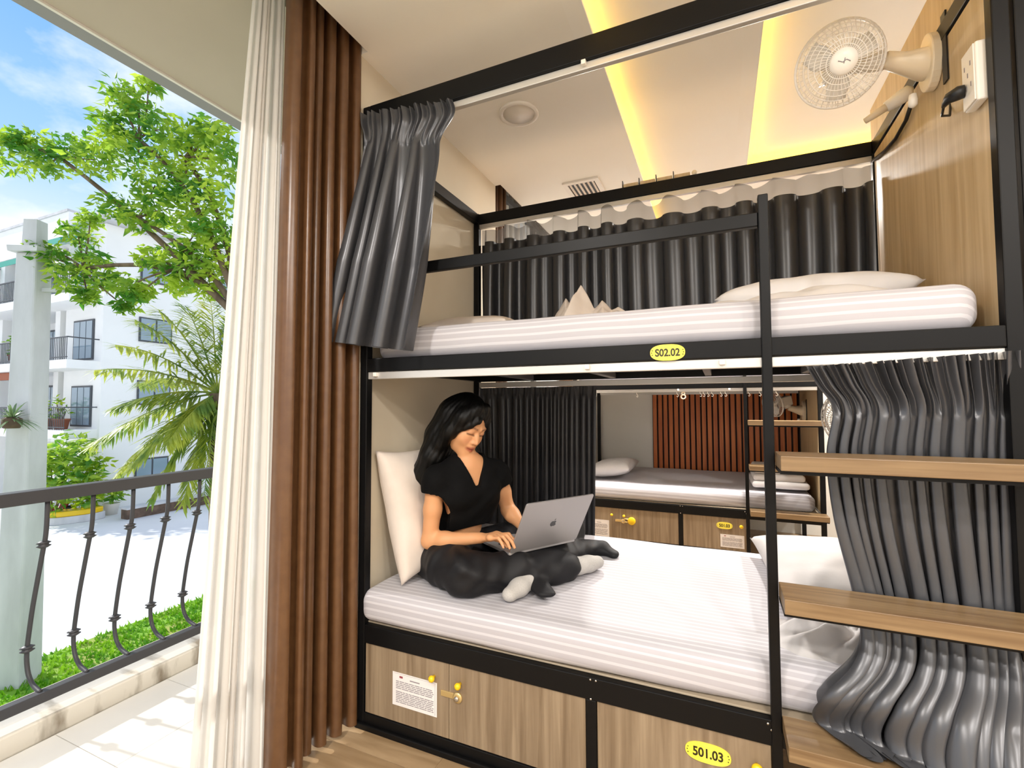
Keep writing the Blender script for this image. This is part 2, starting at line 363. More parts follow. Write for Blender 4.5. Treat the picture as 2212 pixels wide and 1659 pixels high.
# air vent
v = empty('ceiling_vent', tuple(at(1262, 418, z=ZC)), 'square white air vent with dark louvres in the ceiling', 'air vent')
vx, vy = -0.80, 3.12
v.location = (vx, vy, ZC)
for d in ((-0.12, 0.12, -0.20, -0.17), (-0.12, 0.12, 0.17, 0.20), (-0.12, -0.09, -0.17, 0.17), (0.09, 0.12, -0.17, 0.17)):
    boxo('frame', M['white_pl'], v, vx+d[0], vx+d[1], vy+d[2], vy+d[3], ZC-0.012, ZC)
boxo('duct', M['black_pl'], v, vx-0.09, vx+0.09, vy-0.17, vy+0.17, ZC-0.003, ZC-0.001)
for k in range(6):
    X = vx-0.075+k*0.03; MB().obox((X, vy, ZC-0.008), (0.005, 0, 0.004), (0, 0.165, 0), (0.0006, 0, -0.0008)).build('louvre', M['white_pl'], v)
# ================================================================== lettering helper
def text_mesh(txt, h, cond=0.8, depth=0.0006):
    cu = bpy.data.curves.new('t', 'FONT'); cu.body = txt; cu.size = 1.0; cu.align_x = 'CENTER'; cu.align_y = 'CENTER'; cu.extrude = 0.0; cu.offset = 0.03
    o = bpy.data.objects.new('t', cu); col.objects.link(o)
    dg = bpy.context.evaluated_depsgraph_get(); me = bpy.data.meshes.new_from_object(o.evaluated_get(dg))
    bpy.data.objects.remove(o); bpy.data.curves.remove(cu)
    n = len(me.vertices); a = np.empty(n*3); me.vertices.foreach_get('co', a); a = a.reshape(-1, 3)
    c = (a.max(0)+a.min(0))/2; a -= c; s = h/(a[:, 1].max()-a[:, 1].min()); a *= s; a[:, 0] *= cond
    out = np.stack([a[:, 0], np.full(n, 0.0), a[:, 1]], 1)      # lies in the XZ plane, read from -Y
    me.vertices.foreach_set('co', out.ravel()); me.update(); me.materials.clear()
    return me
def number_plate(txt, cx, y, cz, w, h, parent):
    pts = []
    for k in range(40):
        t = 2*math.pi*k/40; c, s = math.cos(t), math.sin(t)
        pts.append((cx+w/2*math.copysign(abs(c)**0.75, c), cz+h/2*math.copysign(abs(s)**0.85, s)))
    b = MB(); n = 40
    b.prism(pts, y, y-0.003, lambda u, v, q: (u, q, v))
    p = b.build('number_plate', M['plate'], parent, fixn=True)
    p['label'] = 'oval yellow plate reading '+txt
    me = text_mesh(txt, h*0.48, 0.86); me.materials.append(M['ink'])
    o = link_mesh('lettering', me, None, p); o.location = Vector((cx, y-0.0034, cz))-wloc(p)
    d = MB()
    for sx in (-1, 1):
        for sz in (-0.14, 0, 0.14): d.lathe([(0.0016, 0), (0.0016, -0.0006)], (cx+sx*w*(0.455-abs(sz)*0.12), y-0.003, cz+sz*h), (0, 1, 0), 8)
    d.build('rivets', M['ink'], p)
    return p

# ================================================================== bunk frame
BX0, BX1, BY0, BY1 = -1.334, 0.667, 1.5, 2.5
def make_bunk():
    b = empty('bunk_bed', ((BX0+BX1)/2, (BY0+BY1)/2, 0))
    T = 0.034; K = M['black']
    def bar(name, *d, m=K, bev=0.003): return boxo(name, m, b, *d, bevel=bev)
    for x0, y0, z1 in ((BX0, BY0, 2.50), (BX1-T, BY0, 2.50), (BX0, BY1-T, 2.41), (BX1-T, BY1-T, 2.41)):
        bar('post', x0, x0+T, y0, y0+T, 0, z1)
    bar('ladder_post', 0.113, 0.139, BY0-0.006, BY0+0.022, 0, 1.861)
    bar('divider_post', -0.408, -0.374, BY0+0.002, BY0+0.03, 0.06, 0.326)
    for (z0, z1, nm) in ((0.326, 0.396, 'lower_rail'), (1.396, 1.449, 'upper_rail'), (2.42, 2.50, 'top_rail')):
        bar(nm, BX0+T, BX1-T, BY0, BY0+T, z0, z1)
    for (z0, z1, nm) in ((0.326, 0.396, 'lower_rail'), (1.396, 1.449, 'upper_rail'), (2.345, 2.405, 'top_rail')):
        bar(nm, BX0+T, BX1-T, BY1-T, BY1, z0, z1)
    for (z0, z1, nm) in ((0.33, 0.396, 'lower_rail'), (1.40, 1.449, 'upper_rail'), (2.35, 2.405, 'top_rail')):
        for x0 in (BX0, BX1-T): bar(nm, x0, x0+T, BY0+T, BY1-T, z0, z1)
    bar('plinth_rail', BX0, 0.113, BY0+0.002, BY0+0.03, 0.0, 0.058)
    bar('plinth_ledge', BX0, 0.113, BY0-0.012, BY0+0.002, 0.0, 0.022)
    bar('guard_rail', BX0+T, 0.113, BY0, BY0+0.022, 1.771, 1.813)
    # curtain tracks
    for (x0, x1, y, z0, z1) in ((BX0+T, BX1-T, BY0+0.012, 2.394, 2.419), (BX0+T, BX1-T, BY1-0.026, 2.318, 2.344),
                                (BX0+T, BX1-T, BY0+0.008, 1.366, 1.395), (BX0+T, BX1-T, BY1-0.03, 1.362, 1.392)):
        bar('curtain_track', x0, x1, y, y+0.02, z0, z1, m=M['alu'], bev=0.002)
    for (px, py, zz) in ((1260, 120, 2.407), (1268, 792, 1.38), (810, 804, 1.38), (1560, 779, 1.38)):
        x = at(px, py, y=BY0)[0]; bar('track_clip', x-0.008, x+0.008, BY0-0.004, BY0+0.012, zz-0.004, zz+0.012, m=M['white_pl'], bev=0.002)
    # underside of the upper bed
    bar('upper_bed_board', BX0+T, BX1-T, BY0+T, BY1-T, 1.428, 1.440, m=M['black_pl'], bev=0)
    for x in (-0.98, -0.52, -0.06, 0.34): bar('cross_bar', x, x+0.03, BY0+T, BY1-T, 1.398, 1.427, m=M['steel_dark'])
    bar('lower_bed_board', BX0+T, BX1-T, BY0+0.022, BY1-T, 0.3965, 0.403, m=M['ply'], bev=0.002)
    # end panels of light oak
    bar('headboard_panel', BX1-T+0.006, BX1-T+0.018, BY0+0.035, BY1-T-0.001, 1.45, 2.345, m=M['wood_panel'], bev=0.001)
    bar('headboard_panel', BX1-T+0.006, BX1-T+0.018, BY0+0.035, BY1, 2.406, 2.56, m=M['wood_panel'], bev=0.001)
    bar('headboard_panel', BX1-T+0.006, BX1-T+0.018, BY0+0.035, BY1-T-0.001, 0.41, 1.39, m=M['wood_panel'], bev=0.001)
    # ladder treads
    for z in (1.130, 0.774, 0.417):
        t = bar('tread', 0.1395, BX1-0.002, BY0-0.130, BY0-0.001, z-0.038, z, m=M['wood_x'], bev=0.002)
        boxo('tread_bracket', K, t, 0.1395, BX1-0.002, BY0-0.115, BY0-0.002, z-0.048, z-0.0385)
    for (px, py) in ((1287, 1465), (1275, 1463), (1659, 1563), (1667, 1577), (1276, 1510)):
        p = at(px, py, y=BY0); MB().lathe([(0.0035, 0), (0.003, -0.002)], (p[0], BY0, min(p[2], 0.39)), (0, 1, 0), 10).build('bolt', M['steel'], b)
    return b
M['steel_dark'] = mat('dark grey steel', '#6c6c70', 0.4, 0.3)
bunk = make_bunk()
tag(bunk, 'black steel bunk bed with the seated woman and oak ladder treads', 'bunk bed', 'black steel bunk beds')
far_off = Vector((0.07, 2.8, 0))
bunk_far = copy_tree(bunk); bunk_far.location = bunk.location+far_off
bunk_far['label'] = 'black steel bunk bed standing before the slatted wood wall'
bunk_nb = copy_tree(bunk); bunk_nb.location = bunk.location+Vector((2.008, 0, 0))
bunk_nb['label'] = 'neighbouring black steel bunk bed beyond the oak headboard panel'
number_plate('S02.02', -0.141, BY0, 1.419, 0.102, 0.050, bunk)

# ================================================================== lockers under the beds
def knob(p, door, r=0.012):
    return MB().lathe([(0.006, 0), (0.006, -0.008), (r*0.75, -0.011), (r, -0.017), (r*0.95, -0.023), (r*0.55, -0.028), (0.001, -0.029)], p, (0, 1, 0), 16).build('knob', M['yellow'], door)
YD = BY0+0.006
def make_locker(two):
    x0, x1 = (-1.296, -0.410) if two else (-0.372, 0.111)
    e = empty('storage_locker', ((x0+x1)/2, BY0+0.2, 0.06))
    c = MB(); c.box(x0, x1, YD+0.02, YD+0.55, 0.06, 0.075); c.box(x0, x0+0.015, YD+0.02, YD+0.55, 0.075, 0.31); c.box(x1-0.015, x1, YD+0.02, YD+0.55, 0.075, 0.31)
    c.box(x0, x1, YD+0.535, YD+0.55, 0.075, 0.31); c.box(x0, x1, YD+0.02, YD+0.55, 0.31, 0.324)
    c.build('carcass', M['wood_v'], e)
    if two:
        xs = at(968, 1450, y=BY0)[0]
        dl = boxo('door', M['wood_v'], e, x0, xs-0.001, YD, YD+0.018, 0.06, 0.324, bevel=0.001)
        dr = boxo('door', M['wood_v'], e, xs+0.001, x1, YD, YD+0.018, 0.06, 0.324, bevel=0.001)
        p = at(938, 1461, y=YD); knob(p, dl); p = at(994, 1477, y=YD); knob(p, dr)
        # swivel hasp
        p = at(960, 1497, y=YD); q = at(989, 1511, y=YD); k = MB()
        k.box(p[0]-0.014, q[0], YD-0.004, YD, p[2]-0.010, p[2]+0.010)
        k.lathe([(0.019, 0), (0.019, -0.005), (0.014, -0.008)], (q[0], YD, p[2]-0.002), (0, 1, 0), 20)
        h = k.build('hasp', M['brass'], e, bevel=0.001)
        k = MB(); k.lathe([(0.009, -0.008), (0.009, -0.014), (0.004, -0.016)], (q[0], YD, p[2]-0.002), (0, 1, 0), 14); k.build('lock', M['steel'], h)
    else:
        dl = boxo('door', M['wood_v'], e, x0, x1, YD, YD+0.018, 0.06, 0.324, bevel=0.001)
        p = at(1635, 1652, y=YD); knob(p, dl, 0.015)
    return e
def notice(parent_door_y, x0, x1, z0, z1, label):
    e = empty('notice', ((x0+x1)/2, parent_door_y, z0), label, 'paper notice')
    y = parent_door_y-0.0012
    boxo('sheet', M['paper'], e, x0, x1, y, parent_door_y-0.0002, z0, z1)
    w = x1-x0; h = z1-z0; rr = random.Random(3)
    k = MB()
    for i in range(13):
        z = z1-h*(0.26+0.052*i)
        if i == 5: continue
        xx = x0+w*0.08
        while xx < x0+w*0.90:
            l = w*rr.uniform(0.04, 0.16); l = min(l, x0+w*0.93-xx)
            k.box(xx, xx+l, y-0.0003, y, z-h*0.013, z+h*0.011); xx += l+w*0.014
    k.box(x0+w*0.40, x0+w*0.62, y-0.0003, y, z1-h*0.175, z1-h*0.14)
    k.box(x0+w*0.03, x0+w*0.97, y-0.0003, y, z1-h*0.035, z1-h*0.03)
    k.box(x0+w*0.96, x0+w*0.965, y-0.0003, y, z0+h*0.04, z1-h*0.035)
    k.build('printed_text', M['print'], e)
    k = MB(); k.box(x0+w*0.16, x0+w*0.235, y-0.0003, y, z1-h*0.15, z1-h*0.09); k.build('printed_logo', M['print_red'], e)
    return e
L1 = make_locker(True); tag(L1, 'oak two door locker with yellow knobs and hasp below the woman', 'locker', 'oak lockers under the beds')
L2 = make_locker(False); tag(L2, 'oak locker carrying the yellow number plate 501.03', 'locker', 'oak lockers under the beds')
pl = at(1529, 1627, y=YD); number_plate('501.03', pl[0], YD, pl[2], 0.122, 0.056, L2)
for src, off, lab in ((L1, far_off, 'oak two door locker below the far bed, left of its divider post'), (L2, far_off, 'oak locker below the far bed, right of its divider post'), (L1, Vector((2.008, 0, 0)), 'oak two door locker below the neighbouring bunk')):
    c = copy_tree(src); c.location = src.location+off; c['label'] = lab
na = at(849, 1449, y=YD); nb = at(944, 1549, y=YD)
notice(YD-0.0005, na[0], nb[0], at(849, 1520, y=YD)[2], na[2], 'white printed notice stuck on the locker door below the woman')
yf = YD+2.8
na = at(1295, 1122, y=yf); nb = at(1316, 1150, y=yf); notice(yf-0.0005, na[0]-0.10, nb[0], nb[2]-0.04, na[2], 'white printed notice on the far locker beside the grey curtain')
na = at(1556, 1153, y=yf); nb = at(1608, 1178, y=yf); notice(yf-0.0005, na[0], nb[0], nb[2]-0.03, na[2], 'white printed notice on the far locker near the ladder post')

# far bunk: key tags, padlock and curtain hooks
def small(name, m, label, cat, mb, group=None):
    return tag(mb.build(name, m), label, cat, group)
p = at(1365, 1125, y=yf)
e = empty('padlock', (p[0], yf, p[2]-0.03), 'brass padlock hanging on the far locker', 'padlock')
MB().lathe([(0.03, 0), (0.034, -0.005), (0.034, -0.018), (0.028, -0.024)], (p[0], yf-0.002, p[2]), (0, 1, 0), 18).build('body', M['yellow'], e)
MB().tube([(p[0]-0.02, yf-0.012, p[2]+0.01), (p[0]-0.06, yf-0.012, p[2]+0.016), (p[0]-0.075, yf-0.012, p[2]-0.002), (p[0]-0.055, yf-0.012, p[2]-0.014), (p[0]-0.02, yf-0.012, p[2]-0.01)], 0.006).build('shackle', M['brass'], e)
hx = [(1375, 841), (1462, 842), (1512, 840), (1519, 840), (1528, 840), (1537, 840), (1556, 841), (1566, 841), (1616, 841), (1640, 843), (1676, 841)]
yh = 4.3+0.018
for k, (px, py) in enumerate(hx):
    x = at(px, py, y=yh)[0]; z = 1.366
    t = [(x, yh, z), (x, yh, z-0.012), (x+0.008, yh, z-0.022), (x+0.014, yh, z-0.032), (x+0.008, yh, z-0.042), (x-0.002, yh, z-0.036)]
    small('curtain_hook', M['white_pl'], 'small white curtain hook hanging from the far bed track', 'hook', MB().tube(t, 0.003, 6), 'curtain hooks on the far track')
x = at(1476, 852, y=yh)[0]; k = MB()
for dz, r in ((-0.014, 0.012), (-0.042, 0.018)):
    k.tube([(x+r*math.cos(a*math.pi/8), yh-0.003, 1.366+dz+r*math.sin(a*math.pi/8)) for a in range(17)], 0.006, 6)
small('curtain_ring', M['cream_pl'], 'pale round ring hanging from the far bed curtain track', 'ring', k)

# slatted wall panel behind the far bunk: every slat a piece
M['slat'] = wood('red brown slat', '#a8541f', '#c87537', 'z', 0.4, 18); M['slat_back'] = mat('dark slat backing', '#2b120a', 0.7)
sx0, sx1 = -0.669, 0.755
e = empty('slatted_panel', ((sx0+sx1)/2, YF, 0.5), 'red brown vertical slat panel on the far wall', 'wall panel')
boxo('backing', M['slat_back'], e, sx0, sx1, YF-0.012, YF-0.001, 0.42, 2.55)
ns = 26; wd = (sx1-sx0)/ns
sm = MB().box(0, wd*0.68, -0.036, -0.012, 0, 2.13).mesh('slat', (0, 0, 0))
for k in range(ns):
    link_mesh('slat', sm, M['slat'], e, Vector((sx0+k*wd+wd*0.16, YF, 0.42))-e.location)
# ================================================================== soft goods
def vnoise(P, s, seed=0):
    """cheap smooth noise from sines, P (...,3)"""
    r = np.random.default_rng(seed); out = 0
    for k in range(5):
        d = r.normal(size=3); d /= np.linalg.norm(d); out = out+np.sin((P@d)*s*r.uniform(0.6, 1.7)+r.uniform(0, 6.28))
    return out/5
def soft_box(x0, x1, y0, y1, z0, z1, r, amp=0.004, ns=14, n=(60, 34, 8), seed=1, skew=None):
    b = MB()
    nx, ny, nz_ = n
    def face(us, vs_, fn):
        U, V = np.meshgrid(us, vs_, indexing='ij'); P = fn(U, V)
        lo = np.array([x0+r, y0+r, z0+r]); hi = np.array([x1-r, y1-r, z1-r])
        Q = np.clip(P, lo, hi); D = P-Q; n_ = np.linalg.norm(D, axis=-1, keepdims=True); D = D/np.maximum(n_, 1e-9)
        P2 = Q+D*r
        P2 = P2+D*(vnoise(P2, ns, seed)*amp)[..., None]
        if skew: P2 = skew(P2)
        b.grid(P2)
    X = np.linspace(x0, x1, nx); Y = np.linspace(y0, y1, ny); Z = np.linspace(z0, z1, nz_)
    def cat3(a, b_, c): return np.stack(np.broadcast_arrays(a, b_, c), -1).astype(float)
    face(X, Y, lambda u, v: cat3(u, v, z1)); face(Y, X, lambda u, v: cat3(v, u, z0))
    face(Z, X, lambda u, v: cat3(v, y0, u)); face(X, Z, lambda u, v: cat3(u, y1, v))
    face(Y, Z, lambda u, v: cat3(x0, u, v)); face(Z, Y, lambda u, v: cat3(x1, v, u))
    return b
def weld(o, d=0.0005):
    bm = bmesh.new(); bm.from_mesh(o.data); bmesh.ops.remove_doubles(bm, verts=bm.verts, dist=d); bmesh.ops.recalc_face_normals(bm, faces=bm.faces); bm.to_mesh(o.data); bm.free(); return o

def lower_skew(P):
    P = P.copy(); front = np.clip((2.2-P[..., 1])/0.7, 0, 1)
    P[..., 1] += front*np.interp(P[..., 0], [-1.3, -0.4, 0.1, 0.65], [0, 0.01, 0.035, 0.06])
    k = np.clip((P[..., 1]-1.72)/0.72, 0, 1); P[..., 2] += 0.052*k*k*(3-2*k)*np.clip((P[..., 2]-0.41)/0.12, 0, 1)
    return P
mz = 0.4035
m1 = weld(soft_box(BX0+0.012, BX1-0.06, BY0-0.012, BY1-0.04, mz, 0.532, 0.045, 0.005, 17, (150, 80, 12), 3, lower_skew).build('mattress', M['sheet']))
tag(m1, 'striped white sheeted mattress the woman sits on', 'mattress', 'white mattresses')
m2 = weld(soft_box(BX0+0.04, BX1-0.055, BY0+0.037, BY1-0.04, 1.4405, 1.575, 0.05, 0.004, 15, (120, 60, 12), 5).build('mattress', M['sheet']))
tag(m2, 'striped white sheeted mattress on the top bunk behind the guard rail', 'mattress', 'white mattresses')
m3 = m1.copy(); col.objects.link(m3); m3.location = far_off+Vector((0, 0.012, 0)); m3['label'] = 'striped white sheeted mattress on the far bed before the slatted wall'

for src, off, lab in ((m2, far_off, 'white mattress on the upper level of the far bunk'), (m1, Vector((2.008, 0, 0)), 'white mattress on the lower level of the neighbouring bunk'), (m2, Vector((2.008, 0, 0)), 'white mattress on the upper level of the neighbouring bunk')):
    q = src.copy(); col.objects.link(q); q.location = off; q['label'] = lab

def pillow(c, u, v, n, su, sv, th, amp=0.006, seed=0, N_=36):
    """c centre, u/v in-plane axes, n normal"""
    c, u, v, n = (np.asarray(a, float) for a in (c, u, v, n)); u = u/np.linalg.norm(u); v = v-u*np.dot(u, v); v = v/np.linalg.norm(v); n = np.cross(u, v)*np.sign(np.dot(np.cross(u, v), n))
    g = np.linspace(-1, 1, N_); U, V = np.meshgrid(g, g, indexing='ij')
    prof = np.clip((1-np.abs(U)**2.6)*(1-np.abs(V)**2.6), 0, 1)**0.42
    pin = 1-0.09*(1-np.abs(V)**2)*np.abs(U)**3; pin2 = 1-0.09*(1-np.abs(U)**2)*np.abs(V)**3
    b = MB()
    for sgn in (1, -1):
        P = c+u*(U*su/2*pin)[..., None]+v*(V*sv/2*pin2)[..., None]+n*(sgn*prof*th/2)[..., None]
        edge = np.clip(1-prof*0.4, 0, 1)
        P = P+n*((vnoise(P, 22, seed)+0.6*vnoise(P, 50, seed+1))*amp*prof)[..., None]
        b.grid(P if sgn > 0 else P[::-1])
    return b
def mk_pillow(m, label, *a, group='white pillows', **k):
    o = weld(pillow(*a, **k).build('pillow', m)); return tag(o, label, 'pillow', group)
# upright pillow behind the woman
pc = (at(828, 985, x=-1.27)+at(925, 975, x=-1.27)+at(872, 1240, x=-1.24)+at(950, 1215, x=-1.22))/4
mk_pillow(M['cotton_w'], 'off white pillow propped upright against the wall behind the woman', (-1.222, 1.80, 0.81), (0.10, 1, 0.02), (-0.26, 0, 1), (1, 0, 0.15), 0.46, 0.55, 0.16, seed=2, amp=0.010)
# lower bed, beside the ladder
mk_pillow(M['cotton'], 'white pillow lying flat behind the ladder treads', (0.38, 2.12, 0.635), (1, 0.05, 0), (0, 1, 0.06), (0, 0, 1), 0.50, 0.62, 0.15, seed=4)
# top bunk
mk_pillow(M['cotton'], 'white pillow lying by the oak headboard on the top bunk', (0.30, 2.10, 1.65), (1, 0, 0.02), (0, 1, 0), (0, 0, 1), 0.62, 0.44, 0.17, seed=6)
mk_pillow(M['cotton_w'], 'low warm white pillow on the top bunk beside the bunched curtain', (-1.03, 2.05, 1.615), (1, 0, 0), (0, 1, 0), (0, 0, 1), 0.44, 0.55, 0.11, seed=8)
# far bed
mk_pillow(M['cotton'], 'white pillow at the left end of the far bed', (-0.99, 4.80, 0.63), (0.8, 0, 0.12), (0, 1, 0), (-0.1, 0, 1), 0.42, 0.60, 0.16, seed=9)

def heightfield(x0, x1, y0, y1, z0, hf, n=(60, 40)):
    X = np.linspace(x0, x1, n[0]); Y = np.linspace(y0, y1, n[1]); U, V = np.meshgrid(X, Y, indexing='ij')
    H = hf(U, V); u = (U-x0)/(x1-x0)*2-1; v = (V-y0)/(y1-y0)*2-1
    rim = np.clip(1-np.maximum(np.abs(u), np.abs(v))**6, 0, 1)
    b = MB(); b.grid(np.stack([U, V, z0+H*rim+0.002], -1)); b.grid(np.stack([U, V, np.full_like(U, z0)], -1)[::-1]); return b
def tents(ts):
    def f(U, V):
        H = np.full_like(U, 0.01)
        for (cx, cy, h, sx, sy, ang) in ts:
            a = math.cos(ang); s = math.sin(ang); p = (U-cx)*a+(V-cy)*s; q = -(U-cx)*s+(V-cy)*a
            H = np.maximum(H, h*(1-np.abs(p)/sx-np.abs(q)/sy))
        return H+0.004*np.sin(U*70+V*30)+0.003*np.sin(V*90-U*40)
    return f
def px_x(px, py, y): return float(at(px, py, y=y)[0])
# crumpled blanket on the top bunk (peaks as seen above the mattress edge)
yb_ = 2.2
pk = [(1222, 640), (1255, 613), (1300, 645), (1335, 660)]
ts = []
for (px, py), sx, ang in zip(pk, (0.13, 0.15, 0.16, 0.22), (0.3, -0.2, 0.25, 0.1)):
    p = at(px, py, y=yb_); ts.append((p[0], yb_, p[2]-1.572, sx, 0.30, ang))
o = weld(heightfield(px_x(1165, 650, yb_)-0.03, px_x(1375, 660, yb_)+0.06, yb_-0.22, yb_+0.20, 1.568, tents(ts), (110, 60)).build('blanket', M['cotton_w']))
tag(o, 'crumpled cream blanket in peaked folds on the top bunk', 'blanket')
# duvet spread from the headboard pillow on the top bunk
def duv(U, V): return 0.015+0.075*np.clip((U+0.45)/0.75, 0, 1)**1.2*np.clip((V-1.62)/0.25, 0, 1)+0.006*np.sin(U*35+V*18)+0.004*np.sin(V*50)
o = weld(heightfield(-0.40, 0.575, 1.66, 2.44, 1.57, duv, (80, 50)).build('duvet', M['cotton'])); tag(o, 'smooth white duvet under the headboard pillow on the top bunk', 'duvet')
# knotted duvet corner on the lower bed by the grey curtain
def knot(U, V):
    cx, cy = 0.36, 1.74; r = np.hypot((U-cx)/0.22, (V-cy)/0.12); th = np.arctan2((V-cy)/0.12, (U-cx)/0.22)
    return 0.05*np.exp(-(r-0.55)**2*7)*(0.8+0.45*np.sin(th*9+r*5))+0.035*np.exp(-r*r*3)+0.006+0.004*np.sin(U*60+V*20)
o = weld(heightfield(0.12, 0.56, 1.60, 1.90, 0.528, knot, (90, 60)).build('duvet', M['cotton'])); tag(o, 'white duvet gathered into a crumpled knot beside the grey curtain', 'duvet')
# folded duvet on the far bed: three folded layers
e = empty('folded_duvet', (0.52, 4.75, 0.56), 'folded white duvet stacked on the far bed behind the ladder', 'duvet')
for k in range(3):
    weld(soft_box(0.24+0.01*k, 0.66-0.03*k, 4.45+0.02*k, 5.0-0.03*k, 0.56+0.055*k, 0.618+0.055*k, 0.026, 0.005, 30, (40, 40, 8), 20+k).build('fold', M['cotton'], e))
# ================================================================== curtains
def interp_rows(rows, t):
    ts = np.array([r[0] for r in rows]); A = np.array([np.concatenate([r[1], r[2]]) for r in rows], float)
    # monotone-ish smooth interpolation (Catmull-Rom)
    out = np.empty((len(t), 6))
    for i, q in enumerate(t):
        k = min(max(np.searchsorted(ts, q)-1, 0), len(ts)-2); u = (q-ts[k])/(ts[k+1]-ts[k])
        p0 = A[max(k-1, 0)]; p1 = A[k]; p2 = A[k+1]; p3 = A[min(k+2, len(ts)-1)]
        out[i] = 0.5*((2*p1)+(-p0+p2)*u+(2*p0-5*p1+4*p2-p3)*u*u+(-p0+3*p1-3*p2+p3)*u**3)
    return out[:, :3], out[:, 3:]
def drape(rows, nf, amp, nrm=(0, -1, 0), ns=260, nt=70, seed=0, lat=0.35, head=None, warp=0.35, t0=0.0, t1=1.0, extra=None, irregular=0.5):
    """rows: (t, left point, right point) from top to bottom; nf folds; amp(t) depth in metres"""
    r = np.random.default_rng(seed); s = np.linspace(0, 1, ns); t = np.linspace(t0, t1, nt)
    Lp, Rp = interp_rows(rows, t); n = np.asarray(nrm, float)
    wv = np.zeros_like(s)
    for k in range(1, 4): wv += r.uniform(-1, 1)*np.sin(2*np.pi*k*s+r.uniform(0, 6.28))/k
    ph = 2*np.pi*nf*(s+warp*wv/nf)
    fid = np.floor(ph/(2*np.pi)).astype(int); fid -= fid.min(); am = 1-irregular*r.uniform(0, 1, fid.max()+2)
    a_s = np.interp(ph/(2*np.pi)-np.floor((ph/(2*np.pi)).min()), np.arange(fid.max()+2)+0.5, am)
    P = np.empty((nt, ns, 3))
    for i, q in enumerate(t):
        drift = 0.5*np.sin(q*3.1+s*5+seed)*irregular
        f = np.sin(ph+drift); g = np.cos(ph+drift)
        f = np.sign(f)*np.abs(f)**0.8
        a = amp(q)*a_s
        d = a*f
        base = Lp[i]*(1-s)[:, None]+Rp[i]*s[:, None]
        w = Rp[i]-Lp[i]; wl = np.linalg.norm(w); w = w/(wl+1e-9)
        if head:
            hn, hs, ht = head      # header pleats: count, size, length
            hb = np.clip(1-q/ht, 0, 1)**0.5 if q < ht else 0
            d = d*(1-0.8*hb)+hb*hs*np.sin(2*np.pi*hn*s+1.3*np.sin(9*s*2*np.pi))+hb*hs*0.6*np.sin(2*np.pi*hn*0.53*s+2)
        pt = base+n*d[:, None]-w*(lat*a*g*f)[:, None]
        if extra is not None: pt = extra(pt, s, q)
        P[i] = pt
    return MB().grid(P)
def P3(px, py, **k): return at(px, py, **k)

# grey front curtain of the top bunk, bunched to the left
rows = [(0.0, P3(782, 246, y=1.485), P3(978, 214, y=1.485)), (0.07, P3(782, 270, y=1.475), P3(985, 246, y=1.475)), (0.14, P3(786, 302, y=1.475), P3(957, 300, y=1.47)),
        (0.3, P3(768, 395, y=1.46), P3(955, 365, y=1.455)), (0.6, P3(738, 560, y=1.44), P3(930, 560, y=1.44)), (1.0, P3(700, 738, y=1.42), P3(894, 758, y=1.43))]
def amp_a(t): return 0.012 if t < 0.12 else 0.012+0.05*min(1, (t-0.12)/0.5)
o = drape(rows, 4.6, amp_a, seed=3, head=(15, 0.011, 0.16), lat=0.5, ns=340, nt=90, irregular=0.35).build('bed_curtain', M['satin'])
tag(o, 'grey satin curtain bunched at the left of the top bunk', 'curtain', 'grey bunk curtains')
# grey front curtain of the lower bunk, hanging behind the ladder treads
yc = 1.525
rows = [(0.0, P3(1742, 792, y=1.50), P3(2206, 757, y=1.50)), (0.06, P3(1766, 832, y=1.515), P3(2207, 815, y=1.515)), (0.13, P3(1800, 886, y=1.53), P3(2206, 885, y=1.53)),
        (0.24, P3(1788, 985, y=1.54), P3(2204, 985, y=1.54)), (0.4, P3(1806, 1120, y=1.54), P3(2206, 1130, y=1.54)), (0.56, P3(1846, 1268, y=1.545), P3(2206, 1290, y=1.545)),
        (0.66, P3(1866, 1360, y=1.53), P3(2210, 1400, y=1.53)), (0.76, P3(1852, 1425, y=1.50), P3(2215, 1480, y=1.49)), (0.86, P3(1790, 1490, y=1.475), P3(2215, 1580, y=1.42)),
        (0.93, P3(1768, 1538, z=0.432), P3(2220, 1700, y=1.36)), (1.0, P3(1848, 1600, z=0.428), P3(2225, 1850, y=1.345))]
def amp_b(t):
    if t < 0.13: return 0.014
    if t < 0.5: return 0.014+0.016*(t-0.13)/0.37
    return 0.03+0.026*(t-0.5)/0.5
def keep(pt, s, q):
    # stay behind the treads above, rest on the lowest tread at the bottom
    z = pt[:, 2]; lim = np.interp(z, [0.43, 0.55, 0.66, 0.73, 0.79, 0.9, 1.05, 1.08, 1.15, 1.2, 1.35], [1.28, 1.40, 1.46, 1.503, 1.503, 1.497, 1.497, 1.503, 1.503, 1.49, 1.46])
    pt[:, 1] = np.maximum(pt[:, 1], lim)
    ov = (pt[:, 1] > 1.362) & (z < 0.428); pt[ov, 2] = 0.424+0.010*np.abs(np.sin(40*s[ov]))
    return pt
o = drape(rows, 12.5, amp_b, seed=11, head=(30, 0.013, 0.15), lat=0.7, ns=520, nt=130, extra=keep, irregular=0.6, warp=0.7).build('bed_curtain', M['satin'])
tag(o, 'grey satin curtain hanging behind the oak ladder treads and spilling over the lowest', 'curtain', 'grey bunk curtains')
